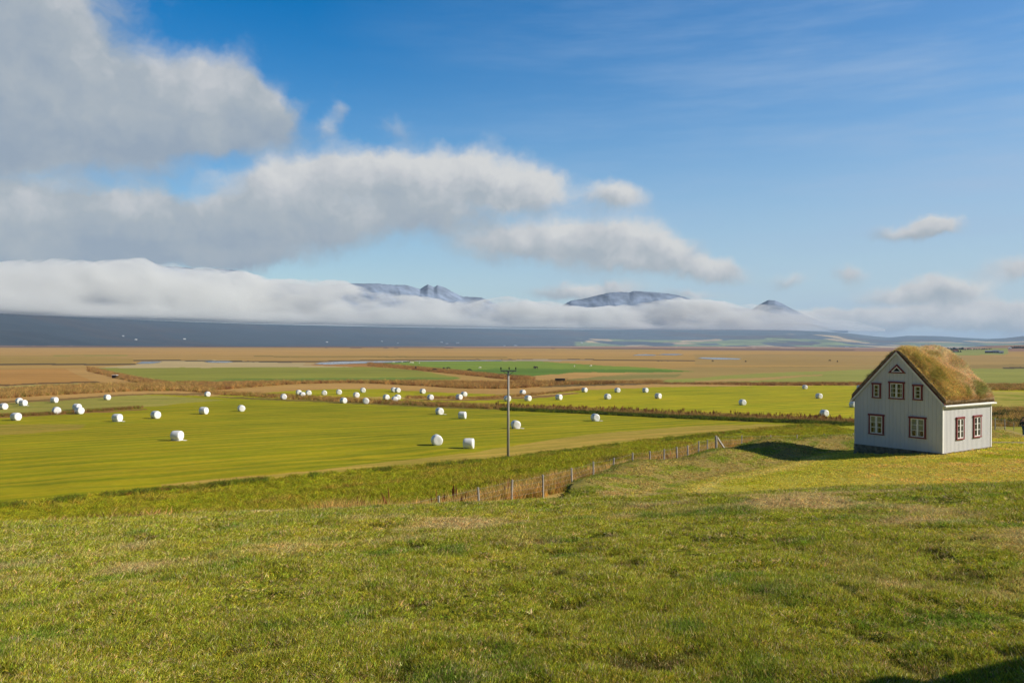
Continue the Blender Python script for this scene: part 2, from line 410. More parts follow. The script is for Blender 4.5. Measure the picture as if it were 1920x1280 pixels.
# ------------------------------------------------------------------ fields: outline as sighted, colour, mowing strength
def C(*c):
    return np.array(lin(*c))
FIELDS = [
    # far marsh and dry meadows
    ([(-900, 600), (2900, 600), (2900, 700), (-900, 700)], C(178, 142, 78), 0),
    ([(-900, 636), (2900, 650), (2900, 661), (1500, 658), (900, 652), (-900, 651)], C(150, 116, 96), 0),
    ([(-900, 641), (960, 648.5), (2900, 656), (2900, 658), (960, 650), (-900, 643.5)], C(176, 146, 124), 0),
    ([(-900, 647), (300, 648), (960, 651), (1600, 655.5), (1600, 657), (960, 653), (300, 651.5), (-900, 651.5)], C(116, 90, 76), 0),
    ([(-900, 651), (0, 653), (600, 656), (1200, 658.6), (1560, 661), (1250, 665.5), (700, 666), (0, 664)], C(186, 146, 80), 0),
    ([(-900, 668), (120, 667), (250, 672), (250, 682), (-900, 683)], C(168, 138, 70), 0),
    ([(-900, 681), (255, 681.5), (255, 684), (-900, 685)], C(96, 80, 52), 0),
    ([(100, 665.5), (240, 665), (240, 667), (100, 667.5)], C(150, 140, 62), 0),
    ([(480, 667), (950, 669), (950, 671), (480, 669)], C(140, 118, 56), 0),
    ([(250, 684), (300, 677), (400, 674), (560, 680), (700, 684), (700, 690), (180, 690)], C(186, 164, 118), 0),
    ([(250, 674.5), (300, 674.5), (520, 677), (520, 679.5), (430, 678.5), (310, 676.2), (253, 677)], C(78, 68, 48), 0),
    ([(520, 677), (600, 676), (760, 673.6), (1100, 673), (1600, 678), (1600, 680.5), (1100, 675), (760, 675.5), (600, 678.5), (520, 680)], C(100, 82, 56), 0),
    ([(900, 675), (1010, 673.6), (1110, 675), (1010, 678), (930, 678)], C(168, 152, 128), 0),
    ([(560, 684), (680, 680), (760, 684), (900, 690), (800, 692)], C(176, 128, 72), 0),
    ([(1300, 664), (2000, 668), (2900, 676), (2900, 690), (1300, 684)], C(168, 138, 80), 0),
    ([(1770, 655.5), (1800, 654.5), (1850, 654), (1890, 654), (1890, 664), (1830, 666), (1790, 665.5), (1770, 663)], C(146, 150, 76), 0.2),
    ([(1250, 690), (2000, 682), (2900, 688), (2900, 700), (1250, 716)], C(152, 128, 74), 0),
    ([(960, 700), (1300, 688), (1500, 690), (1640, 684), (1640, 702), (1250, 716), (950, 722)], C(164, 138, 80), 0),
    # far green pastures
    ([(178, 690), (480, 688.5), (700, 688), (770, 693), (862, 708), (840, 713), (700, 715), (560, 717), (440, 716.5), (385, 714.5), (345, 725), (300, 721), (255, 711), (215, 701)], C(142, 142, 56), 0.35),
    ([(430, 719), (384, 714), (345, 724), (380, 726), (540, 719), (560, 716.5)], C(184, 138, 72), 0),
    ([(330, 722), (420, 711), (700, 708), (850, 707.5), (860, 710), (700, 715), (560, 717), (440, 716.5), (385, 714)], C(112, 132, 52), 0.25),
    ([(672, 681), (770, 677), (1010, 677), (1110, 684), (1250, 691), (1300, 696), (1200, 698), (1090, 698.5), (960, 709), (930, 707), (850, 697), (760, 688)], C(126, 146, 52), 0.3),
    ([(850, 697), (930, 690), (1250, 693), (1300, 696), (1200, 698.5), (1090, 698.5), (960, 709), (930, 707)], C(100, 128, 46), 0.3),
    ([(1000, 712), (1130, 705), (1280, 700), (1270, 707), (1130, 712), (1010, 716)], C(140, 130, 72), 0),
    ([(830, 716), (960, 713), (1010, 717), (930, 722), (850, 722)], C(130, 132, 54), 0),
    ([(1250, 712), (1420, 700), (1640, 692), (2000, 690), (2600, 690), (2600, 722), (1900, 722), (1640, 718), (1400, 720), (1240, 718)], C(150, 150, 70), 0.3),
    ([(1300, 714), (1460, 706), (1540, 702), (1540, 704), (1400, 714.5), (1300, 717)], C(178, 146, 86), 0),
    ([(1880, 688), (2100, 688), (2100, 691), (1880, 691)], C(88, 72, 50), 0),
    # left: orange sedge and a pale meadow
    ([(-900, 694), (0, 693), (120, 690), (170, 691), (250, 706), (232, 713), (120, 717), (0, 722), (-900, 735)], C(182, 136, 72), 0),
    ([(-900, 716), (0, 720.5), (120, 716), (230, 713), (232, 715.5), (120, 719), (0, 723), (-900, 718)], C(112, 84, 48), 0),
    ([(-900, 740), (0, 724), (150, 718), (225, 719), (262, 728), (200, 734), (80, 735), (0, 739), (-900, 760)], C(176, 166, 94), 0.3),
    # dry tussock banks
    ([(-900, 770), (0, 739), (200, 734), (260, 728), (170, 712), (120, 690), (160, 690), (260, 712), (345, 726), (400, 731), (560, 722), (830, 716), (960, 709), (1080, 698), (1200, 698), (1120, 706), (1010, 717),
      (1010, 722), (1240, 718), (1640, 718), (1640, 723), (1240, 726), (1090, 731), (1010, 737), (830, 736), (700, 729), (600, 730), (500, 737), (410, 742), (250, 741), (100, 752), (0, 755), (-900, 790)], C(186, 146, 84), 0),
    ([(-900, 785), (0, 751), (100, 748), (250, 738), (385, 736), (385, 741), (250, 741), (100, 752), (0, 755), (-900, 792)], C(136, 108, 60), 0),
    ([(1640, 718), (1900, 718), (2600, 718), (2600, 738), (1900, 736), (1640, 724)], C(174, 140, 86), 0),
    ([(1010, 721), (1240, 717), (1640, 717.5), (1640, 719), (1240, 720), (1010, 726)], C(110, 92, 56), 0),
    # hay field with the cluster of bales, and the one to its right
    ([(395, 742), (480, 737), (560, 732), (640, 729.5), (700, 729), (790, 734), (950, 740), (1015, 737), (1095, 731.5), (1240, 725.5), (1400, 723.5), (1640, 722.5), (2600, 735), (2600, 790), (1640, 790), (1590, 784), (1480, 780), (1250, 772.5),
      (1080, 765.5), (960, 761), (850, 758), (700, 753), (560, 748), (470, 745)], C(164, 158, 18), 1.0),
    ([(640, 747), (760, 748), (900, 749.5), (1000, 744), (1090, 737), (1080, 735), (980, 740), (880, 745), (760, 745), (640, 744)], C(182, 152, 78), 0),
    ([(760, 749.5), (900, 751), (1020, 745), (1090, 737.5), (1085, 736.5), (900, 748.5), (760, 748)], C(138, 104, 58), 0),
    # the near hay field
    ([(-900, 800), (0, 756), (100, 752), (250, 741), (300, 739), (385, 742.5), (450, 747), (560, 751), (700, 757), (850, 763.5), (1000, 768.5), (1100, 773), (1300, 781), (1480, 789), (1700, 800), (1700, 900), (0, 1000), (-900, 1200)], C(152, 146, 16), 1.0),
    ([(-900, 770), (0, 756), (100, 752), (250, 741), (300, 741), (420, 750), (300, 760), (170, 770), (0, 779)], C(158, 150, 66), 0.8),
    ([(-100, 782), (100, 777), (200, 769), (275, 765.5), (275, 767), (200, 772), (100, 779), (-100, 785)], C(146, 106, 58), 0),
    ([(-200, 806), (0, 796), (160, 795), (150, 804), (60, 814), (-200, 822)], C(158, 142, 48), 0.8),
    ([(560, 884), (900, 846), (1100, 814), (1300, 799), (1420, 795), (1490, 796), (1490, 800), (1200, 828), (960, 860), (700, 880), (300, 918), (300, 908)], C(176, 152, 62), 0.7),
    # weedy ditch between the hay fields: ground below the dry stalks
    ([(395, 743), (470, 745), (560, 749), (700, 754), (850, 759), (960, 762), (1080, 766), (1250, 773), (1480, 780.5), (1590, 784), (1700, 790), (1700, 801), (1480, 793), (1300, 785), (1100, 775.5), (1000, 771), (850, 765.5), (700, 758.5), (560, 752), (450, 748)], C(120, 104, 44), 0),
]
ROUGH = C(156, 150, 26); LAWN = C(176, 160, 70); HILL = C(98, 100, 26); BANK = C(150, 132, 74)
ALB = 0.92                       # albedo of a surface that looks like C(...) in this light

def ground_colours(X, Y, Z):
    n = len(X)
    px, py, dep = to_px(X, Y, Z)
    r = np.hypot(X, Y)
    col = np.tile(C(178, 142, 78), (n, 1)); mow = np.zeros(n)
    front = dep > 1
    jx = fbm(X / (r * 0.02 + 1), Y / (r * 0.05 + 1), 5, 3) * 7
    jy = fbm(X / (r * 0.012 + 1) + 50, Y / (r * 0.05 + 1), 6, 4) * np.clip((py - 640) * 0.018, 0.25, 1.8)
    qx, qy = px + jx, py + jy
    far = front & (r > 55)
    idx = np.where(far)[0]
    for poly, c, m_ in FIELDS:
        k = inpoly(qx[idx], qy[idx], poly)
        col[idx[k]] = c; mow[idx[k]] = m_
    near = np.where(r < 260)[0]
    x, y = X[near], Y[near]
    nd = signed(x, y, FENCE); bd = -signed(x, y, BERM)
    ex = np.interp(qx[near], [p[0] for p in STRIP_EDGE], [p[1] for p in STRIP_EDGE])
    strip = (qy[near] > ex) | ((nd < 12) & (y < 72)) | (dep[near] < 10)
    cc = col[near]; mm = mow[near]
    v = fbm(x * 0.35, y * 0.35, 12, 4)[:, None]
    rough = ROUGH * (1 + 0.22 * v)
    dry = C(186, 158, 88)
    f = sstep(nd, 6.5, 1.0)[:, None]
    rough = rough * (1 - f) + dry * f
    cc = np.where(strip[:, None], rough, cc); mm = np.where(strip, 0, mm)
    # lawn and turf bank round the house
    s1 = fbm(x * 0.22, y * 0.6, 40, 4)[:, None]; s2 = fbm(x * 0.12, y * 0.3, 44, 3)[:, None]
    lawn = LAWN * (1 + 0.30 * s1)
    mixb = sstep(s2 + 0.5 * s1, -0.1, 0.5); lawn = lawn * (1 - mixb) + C(140, 146, 32) * mixb
    bk = (sstep(bd, -1.8, -1.0) * (1 - sstep(bd, 3.2, 4.4)))[:, None]
    s3 = fbm(x * 0.5 + y * 0.4, (y - x) * 1.2, 52, 4)[:, None]
    bank = BANK * (1 + 0.25 * s3)
    mixg = sstep(s3, 0.05, 0.5); bank = bank * (1 - mixg) + C(106, 114, 40) * mixg
    crest = np.exp(-((bd + 0.3) / 0.7) ** 2)[:, None] * 0.85
    bank = bank * (1 - crest) + C(86, 100, 32) * crest
    inner = np.exp(-((bd - 6.5) / 3.0) ** 2)[:, None] * 0.45
    lawn = lawn * (1 - inner) + C(158, 158, 46) * inner
    lawn = lawn * (1 - bk) + bank * bk
    toe = np.exp(-((bd - 4.6) / 0.5) ** 2)[:, None] * 0.6 * (y < 50)[:, None]
    lawn = lawn * (1 - toe) + C(186, 172, 104) * toe
    lw = sstep(bd, -2.0, -1.0)[:, None]
    cc = cc * (1 - lw) + lawn * lw; mm = mm * (1 - lw[:, 0])
    # gravel path beside the house
    pth = np.exp(-((y - (52.6 - 0.02 * (x - 30))) / 1.1) ** 2)[:, None] * sstep(x, 27.5, 29.5)[:, None] * 0.8
    cc = cc * (1 - pth) + C(150, 132, 108) * pth
    # the near hill
    yy = np.clip(y, -6, 24.0); e = np.clip(y - 24.0, 0, None)
    hill = -(1.65 + 0.0595 * yy + 0.00286 * yy * yy) - 0.197 * e - 0.0062 * e * e + 0.044 * x
    hw = sstep(hill + CAMZ - Z[near], -0.42, -0.1)[:, None] * (nd < 6)[:, None]
    g1 = fbm(x * 0.33, y * 0.33, 60, 4)[:, None]; g2 = fbm(x * 0.16 + 30, y * 0.16, 64, 4)[:, None]
    hl = HILL * (1 + 0.25 * g1)
    dead = sstep(g2 + 0.35 * g1, 0.28, 0.7); hl = hl * (1 - dead) + C(140, 120, 66) * dead
    cc = cc * (1 - hw) + hl * hw; mm = mm * (1 - hw[:, 0])
    col[near] = cc; mow[near] = mm
    return np.clip(col * ALB, 0.004, 0.9), mow

def build_ground():
    az_f = np.radians(np.arange(-35.0, 35.001, 0.066))
    az_b = np.radians(np.concatenate([np.linspace(35.4, 60, 40), np.linspace(64, 296, 60), np.linspace(300, 324.6, 40)]))
    azs = np.concatenate([az_f, az_b])
    rr = np.concatenate([np.geomspace(0.6, 62, 380, endpoint=False), 1 / np.linspace(1 / 62.0, 1 / 3600.0, 400, endpoint=False), np.geomspace(3600, 13500, 50)])
    nr, nc = len(rr), len(azs)
    X = rr[:, None] * np.sin(azs); Y = rr[:, None] * np.cos(azs)
    X, Y = X.ravel(), Y.ravel()
    Z = land(X, Y)
    q = grid_quads(nr, nc, wrap=True)
    c = len(X)
    q = q[:, ::-1]
    V = np.stack([X, Y, Z], 1)
    me = np_mesh('ground', V, q)
    cols, mow = ground_colours(X, Y, Z)
    a = me.attributes.new('field_colour', 'FLOAT_COLOR', 'POINT')
    a.data.foreach_set('color', np.concatenate([cols, np.ones((c, 1))], 1).astype(np.float32).ravel())
    b = me.attributes.new('mown', 'FLOAT', 'POINT')
    b.data.foreach_set('value', mow.astype(np.float32))
    return me

def material(name):
    m_ = bpy.data.materials.new(name)
    m_.use_nodes = True
    t = NT(m_.node_tree)
    bs = m_.node_tree.nodes['Principled BSDF']
    return m_, t, bs

def ground_material():
    m_, t, bs = material('meadow')
    col = t.n('ShaderNodeAttribute', attribute_name='field_colour').outputs['Color']
    mow = t.n('ShaderNodeAttribute', attribute_name='mown').outputs['Fac']
    pos = t.n('ShaderNodeNewGeometry').outputs['Position']
    # swathes left by the mower run along the strip
    mp = t.n('ShaderNodeMapping'); t.put(mp.inputs[0], pos)
    mp.inputs['Rotation'].default_value = (0, 0, -R(34))
    al = t.v('MULTIPLY', mp.outputs[0], (0.022, 0.30, 0.0))
    n1 = t.noise(al, 1.0, 4.0, 0.6)
    n2 = t.noise(t.v('MULTIPLY', mp.outputs[0], (0.07, 0.9, 0.0)), 1.0, 4.0, 0.65)
    n3 = t.noise(t.v('MULTIPLY', pos, (0.03, 0.03, 0.0)), 1.0, 4.0, 0.55)
    sw = t.n('ShaderNodeTexWave', wave_type='BANDS', bands_direction='Y', wave_profile='SIN')
    t.put(sw.inputs['Vector'], mp.outputs[0])
    sw.inputs['Scale'].default_value = 0.105; sw.inputs['Distortion'].default_value = 1.4
    sw.inputs['Detail'].default_value = 3.0; sw.inputs['Detail Scale'].default_value = 0.35
    s = t.m('ADD', t.m('MULTIPLY', t.m('SUBTRACT', n1, 0.5), 1.2), t.m('MULTIPLY', t.m('SUBTRACT', n2, 0.5), 1.6))
    s = t.m('ADD', s, t.m('MULTIPLY', t.m('SUBTRACT', sw.outputs['Fac'], 0.5), 0.30))
    s = t.m('ADD', s, t.m('MULTIPLY', t.m('SUBTRACT', n3, 0.5), 0.7))
    s = t.m('MULTIPLY', t.m('MULTIPLY', s, mow), 1.25)
    dark = t.mix(1.0, col, (0.60, 0.74, 0.55), 'MULTIPLY')
    lite = t.mix(1.0, col, (1.38, 1.14, 1.7), 'MULTIPLY')
    c = t.mix(t.rng(s, 0.0, -0.5), col, dark)
    c = t.mix(t.rng(s, 0.0, 0.5), c, lite)
    # blotches and tussocks everywhere
    b1 = t.noise(pos, 1.3, 5.0, 0.65)
    b2 = t.noise(t.v('MULTIPLY', pos, (0.05, 0.12, 0.0)), 1.0, 5.0, 0.65)
    b3 = t.noise(t.v('MULTIPLY', pos, (0.006, 0.02, 0.0)), 1.0, 5.0, 0.62)
    f = t.m('ADD', t.m('MULTIPLY', t.m('SUBTRACT', b1, 0.5), 0.55), t.m('MULTIPLY', t.m('SUBTRACT', b2, 0.5), 0.55))
    f = t.m('ADD', f, t.m('MULTIPLY', t.m('SUBTRACT', b3, 0.5), 0.7))
    g = t.m('ADD', f, 1.0)
    c = t.mix(1.0, c, t.xyz(g, g, g), 'MULTIPLY')
    t.put(bs.inputs['Base Color'], c)
    bs.inputs['Roughness'].default_value = 0.95
    bs.inputs['Specular IOR Level'].default_value = 0.08
    bp = t.n('ShaderNodeBump'); bp.inputs['Strength'].default_value = 0.6; bp.inputs['Distance'].default_value = 0.05
    t.put(bp.inputs['Height'], t.noise(pos, 5.0, 5.0, 0.7))
    t.put(bs.inputs['Normal'], bp.outputs[0])
    return m_

ground = link('ground', build_ground(), mat=ground_material())
tag(ground, kind='structure')

# ------------------------------------------------------------------ hills under the low cloud, the peaks above it
BANK_BASE = 172.0 + CAMZ         # underside of the low cloud
def bank_dist(px):
    """distance of the front foot of the cloud bank along a bearing"""
    yb = np.interp(px, [-900, 0, 250, 500, 800, 1000, 1250, 1500, 1640], [572, 590.5, 599, 606, 611.5, 614.5, 618, 620.5, 622])
    hz = 639.0 + 0.0038 * (np.asarray(px, float) - 960)
    return (BANK_BASE - CAMZ) * FPX / (hz - yb)

def at_bearing(px, r):
    a = np.arctan2((np.asarray(px, float) - 960) / FPX, 1.0)
    return r * np.sin(a), r * np.cos(a)

def build_hills():
    pxs = np.linspace(-1500, 3300, 700)
    ts = np.linspace(0, 1, 70)
    PX, T = np.meshgrid(pxs, ts, indexing='ij')
    d0 = np.minimum(bank_dist(PX), 11200)
    d0 = np.where(PX > 1560, np.interp(PX, [1560, 1700, 3300], [11200, 12300, 12600]), d0)
    near = d0 * 0.72
    r = near + (d0 * 1.035 - near) * T
    X, Y = at_bearing(PX, r)
    # height of the hill top along the bearing
    top = np.interp(PX, [-1500, 1380, 1480, 1540, 1600, 1640, 1668, 1700, 1760, 1800, 1850, 1885, 1920, 2100, 2500, 3300],
                    [160, 160, 156, 140, 112, 80, 66, 92, 88, 70, 50, 62, 92, 120, 150, 160])
    base = -50.0
    prof = T ** 1.25
    h = base + (top - base) * prof
    h = h + fbm(X / 900, Y / 900, 70, 5) * 20 * np.sin(np.pi * np.clip(T, 0, 1)) + fbm(X / 260, Y / 260, 75, 4) * 6 * np.sin(np.pi * T)
    h = np.minimum(h, 163)
    nr, nc = PX.shape
    V = np.stack([X.ravel(), Y.ravel(), (h + CAMZ).ravel()], 1)
    # far side and underside close the body
    Vb = V.copy(); Vb[:, 2] = -52 + CAMZ - 10
    q = grid_quads(nr, nc)
    me = np_mesh('hills', V, q[:, ::-1])
    col = np.tile(C(34, 38, 40), (V.shape[0], 1)) * np.interp(PX.ravel(), [800, 1300], [1.0, 4.2])[:, None]  # sunlit right and cloud-shaded left are put into this colour
    x, y = V[:, 0], V[:, 1]
    t = T.ravel(); p = PX.ravel()
    f1 = fbm(x / 700, y / 700, 80, 5); f2 = fbm(x / 1500, y / 350, 84, 4)
    k = sstep(f1, 0.0, 0.4)[:, None]
    col = col * (1 - k) + C(80, 64, 50) * np.interp(PX.ravel(), [700, 1200], [0.35, 1.0])[:, None] * k  # brown also painted lighter to the right, as if sunlit there
    # hay fields on the lower slopes
    ix = np.floor(x / 260 + fbm(x / 900, y / 900, 3, 2)); iy = np.floor(y / 420 + fbm(x / 800, y / 800, 4, 2))
    cell = hash2(ix, iy, 5)
    fld = ((cell > np.where(p > 1080, 0.62, 2.0)) & (t < 0.45 + 0.2 * f2) & (t > 0.02))[:, None]
    col = np.where(fld, C(120, 132, 70) * (0.7 + 0.5 * cell[:, None]), col)
    tan = ((cell < 0.16) & (t < 0.75) & (p > 1100))[:, None]
    col = np.where(tan, C(186, 160, 112), col)
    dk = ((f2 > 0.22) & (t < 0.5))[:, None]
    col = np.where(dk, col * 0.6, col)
    a = me.attributes.new('field_colour', 'FLOAT_COLOR', 'POINT')
    a.data.foreach_set('color', np.concatenate([col, np.ones((len(col), 1))], 1).astype(np.float32).ravel())
    return me

def hill_material(name, attr=True, col=(0.1, 0.1, 0.1)):
    m_, t, bs = material(name)
    pos = t.n('ShaderNodeNewGeometry').outputs['Position']
    n = t.noise(pos, 0.004, 6.0, 0.65)
    base = t.n('ShaderNodeAttribute', attribute_name='field_colour').outputs['Color'] if attr else col
    g = t.rng(n, 0.3, 0.7, 0.55, 1.5)
    t.put(bs.inputs['Base Color'], t.mix(1.0, base, t.xyz(g, g, g), 'MULTIPLY'))
    bs.inputs['Roughness'].default_value = 1.0
    bs.inputs['Specular IOR Level'].default_value = 0.0
    return m_

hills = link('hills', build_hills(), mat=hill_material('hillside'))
tag(hills, kind='structure')

def build_mountains(crest, dist, seed):
    """a ridge with its gullies: front slope, crest and back slope"""
    pxs = np.arange(crest[0][0] - 20, crest[-1][0] + 20.5, 1.6)
    yc = np.interp(pxs, [c[0] for c in crest], [c[1] for c in crest])
    hz = 639.0 + 0.0038 * (pxs - 960)
    dd = np.interp(pxs, [d[0] for d in dist], [d[1] for d in dist])
    top = (hz - yc) / FPX * dd
    s = np.linspace(-1, 1, 61)                      # -1 front foot, 0 crest, 1 back foot
    PX, Sg = np.meshgrid(pxs, s, indexing='ij')
    TOP = np.repeat(top[:, None], len(s), 1); DD = np.repeat(dd[:, None], len(s), 1)
    w_ = 1300.0
    kern = np.exp(-np.linspace(-2.5, 2.5, 61) ** 2); kern /= kern.sum()
    soft = np.convolve(np.pad(top, 30, mode='edge'), kern, mode='valid')
    m_ = np.clip(np.abs(Sg) * 2.2, 0, 1)                       # the spurs widen and merge below the crest
    TOP = TOP * (1 - m_) + np.minimum(soft, top.max())[:, None] * m_
    r = DD + Sg * w_
    X, Y = at_bearing(PX, r)
    fall = np.abs(Sg) ** 0.85
    low = np.minimum(300.0, TOP * 0.7)
    g = fbm(PX / 22.0 + 1.4 * Sg, Sg * 2.6 + PX / 60, seed, 6, 0.6)
    h = TOP - (TOP - low) * fall + g * np.minimum(34, TOP * 0.10) * np.sin(np.pi * np.clip(np.abs(Sg), 0, 1)) ** 0.7
    h = np.where(np.abs(Sg) < 0.02, TOP + 6 * fbm(PX / 3.0, PX * 0, seed + 7, 3), h)
    V = np.stack([X.ravel(), Y.ravel(), (h + CAMZ).ravel()], 1)
    return np_mesh('mountains', V, grid_quads(*PX.shape)[:, ::-1], smooth=True)

MDIST = [(0, 8600), (450, 10800), (660, 12200), (900, 13200), (1100, 14200), (1500, 15500)]
hazed_rock = hill_material('hazed_basalt', False, (0.19, 0.24, 0.34))  # rock made bluer and paler: distance haze put into the base colour
CREST_A = [(70, 540), (120, 520), (158, 506), (190, 508), (232, 510), (275, 507), (292, 510), (330, 510), (372, 513), (415, 512), (448, 514), (500, 530), (600, 540), (640, 534), (663, 533.5),
           (707, 533), (740, 535.5), (763, 535.5), (783, 541.5), (787, 543), (802, 533.3), (813, 539), (820, 535.3), (835, 540), (853, 550), (867, 556), (885, 557), (903, 558), (940, 575)]
CREST_B = [(1040, 580), (1070, 564), (1090, 561), (1107, 557.5), (1140, 549.5), (1160, 548), (1180, 549), (1187, 546.7), (1227, 549), (1250, 551.7), (1270, 555), (1310, 566), (1380, 580), (1410, 582), (1423, 574),
           (1440, 566), (1453, 566.7), (1467, 573), (1480, 580), (1510, 594), (1540, 606), (1570, 616)]
tag(link('mountains', build_mountains(CREST_A, MDIST, 90), mat=hazed_rock), kind='structure')
tag(link('mountains', build_mountains(CREST_B, MDIST, 95), mat=hazed_rock), kind='structure')

# ------------------------------------------------------------------ the low bank of cloud lying along the valley side
def build_bank():
    pxs = np.linspace(-260, 1660, 760)
    ytop = np.interp(pxs, [-260, 0, 60, 130, 200, 260, 330, 420, 500, 560, 610, 650, 700, 760, 800, 850, 900, 950, 1000, 1050, 1100, 1160, 1220, 1270, 1310, 1360, 1400, 1440, 1480, 1540, 1600, 1660],
                     [514, 510, 506, 501, 499, 499, 505, 511, 521, 527, 525, 530, 547, 551, 558, 566, 558, 554, 561, 567, 574, 575, 566, 558, 560, 564, 571, 573, 577, 585, 598, 611])
    hz = 639.0 + 0.0038 * (pxs - 960)
    d0 = bank_dist(pxs)
    depth = 1500.0
    th = np.linspace(0, 2 * np.pi, 120, endpoint=False)
    PX, TH = np.meshgrid(pxs, th, indexing='ij')
    dm = d0 + depth * 0.5
    top = (hz - ytop) / FPX * (dm * 0.97)
    base = BANK_BASE - CAMZ
    # section: flat underside, piled up top, bulging front
    ct, st = np.cos(TH), np.sin(TH)
    rr_ = np.sign(ct) * np.abs(ct) ** 0.75
    hh_ = np.where(st > 0, np.abs(st) ** 0.8, -np.abs(st) ** 0.5 * 0.10)
    mid = base + 0.10 * (top - base)
    r = dm[:, None] + rr_ * depth * 0.5
    h = mid[:, None] + hh_ * (top[:, None] - mid[:, None])
    X, Y = at_bearing(PX, r)
    u = np.cumsum(np.hypot(*np.gradient(np.stack(at_bearing(pxs, dm)), axis=1)))[:, None] + 0 * TH
    vv = TH * 520.0
    # billows: rounded lumps on the upper side, soft below
    def bil(sc, seed):
        # periodic round the section
        a = 1 - np.abs(fbm(u / sc + 5 * np.cos(TH) * 330 / sc * 0.3, 330 / sc * 3 * np.sin(TH) + 40, seed, 3)) * 1.6
        return a
    up = np.clip(st + 0.15, 0, 1)
    disp = (bil(620.0, 111) * 44 + bil(300.0, 117) * 40 + bil(130.0, 131) * 30 - 80) * up
    taper = np.clip(np.minimum(pxs + 260, 1660 - pxs) / 160, 0, 1)[:, None] ** 0.5
    h = mid[:, None] + (h - mid[:, None]) * (0.3 + 0.7 * taper) + disp * np.clip(hh_, 0, 1) * taper
    rad = disp * ct * 1.4
    X2, Y2 = at_bearing(PX, r + rad)
    h = np.maximum(h, base - 14 + 10 * fbm(u / 400, TH, 140, 3))
    V = np.stack([X2.ravel(), Y2.ravel(), (h + CAMZ).ravel()], 1)
    nr, nc = PX.shape
    me = bpy.data.meshes.new('low_cloud')
    q = grid_quads(nr, nc, wrap=True)
    faces = [tuple(f) for f in q.tolist()] + [tuple(range(nc))[::1], tuple(range((nr - 1) * nc, nr * nc))[::-1]]
    me.from_pydata(V.tolist(), [], faces)
    bm = bmesh.new(); bm.from_mesh(me)
    bmesh.ops.recalc_face_normals(bm, faces=bm.faces)
    bm.to_mesh(me); bm.free()
    return me

cloud_m = bpy.data.materials.new('cloud_vapour'); cloud_m.use_nodes = True
ct_ = NT(cloud_m.node_tree); ct_.t.nodes.clear()
pv = ct_.n('ShaderNodeVolumePrincipled')
pv.inputs['Color'].default_value = (0.90, 0.915, 0.925, 1)
cpos = ct_.n('ShaderNodeNewGeometry').outputs['Position']
cn = ct_.noise(ct_.v('MULTIPLY', cpos, (1 / 800, 1 / 800, 1 / 330)), 1.0, 5.0, 0.62)
csep = ct_.n('ShaderNodeSeparateXYZ'); ct_.put(csep.inputs[0], cpos)
low_ = ct_.rng(csep.outputs[2], BANK_BASE + 120, BANK_BASE - 10, 0.0, 0.16)
thin = ct_.rng(csep.outputs[0], 2600, 4800, 1.0, 0.15)
ct_.put(pv.inputs['Density'], ct_.m('MULTIPLY', thin, ct_.rng(ct_.m('ADD', cn, low_), 0.38, 0.68, 0.0, 0.009, smooth=True)))
cloud_m.cycles.volume_step_rate = 0.06
ct_.t.links.new(pv.outputs[0], ct_.n('ShaderNodeOutputMaterial').inputs['Volume'])
tag(link('low_cloud', build_bank(), mat=cloud_m), 'long low bank of white cloud lying along the valley side below the peaks', 'cloud', kind='stuff')

# ------------------------------------------------------------------ the air of the valley
hz_m = bpy.data.materials.new('haze'); hz_m.use_nodes = True
ht = NT(hz_m.node_tree); ht.t.nodes.clear()
hv = ht.n('ShaderNodeVolumePrincipled')
hv.inputs['Color'].default_value = (0.46, 0.68, 1.0, 1)
hv.inputs['Density'].default_value = 6.5e-5
ht.t.links.new(hv.outputs[0], ht.n('ShaderNodeOutputMaterial').inputs['Volume'])
hb = bmesh.new(); bmesh.ops.create_cube(hb, size=1.0)
Z0, Z1 = -82.0 + CAMZ, 166.0 + CAMZ
for v_ in hb.verts:
    v_.co = ((-14500 if v_.co.x < 0 else 14500), (-13700 if v_.co.y < 0 else 14200), (Z0 if v_.co.z < 0 else Z1))
hme = bpy.data.meshes.new('haze'); hb.to_mesh(hme); hb.free()
tag(link('haze', hme, mat=hz_m), kind='stuff')

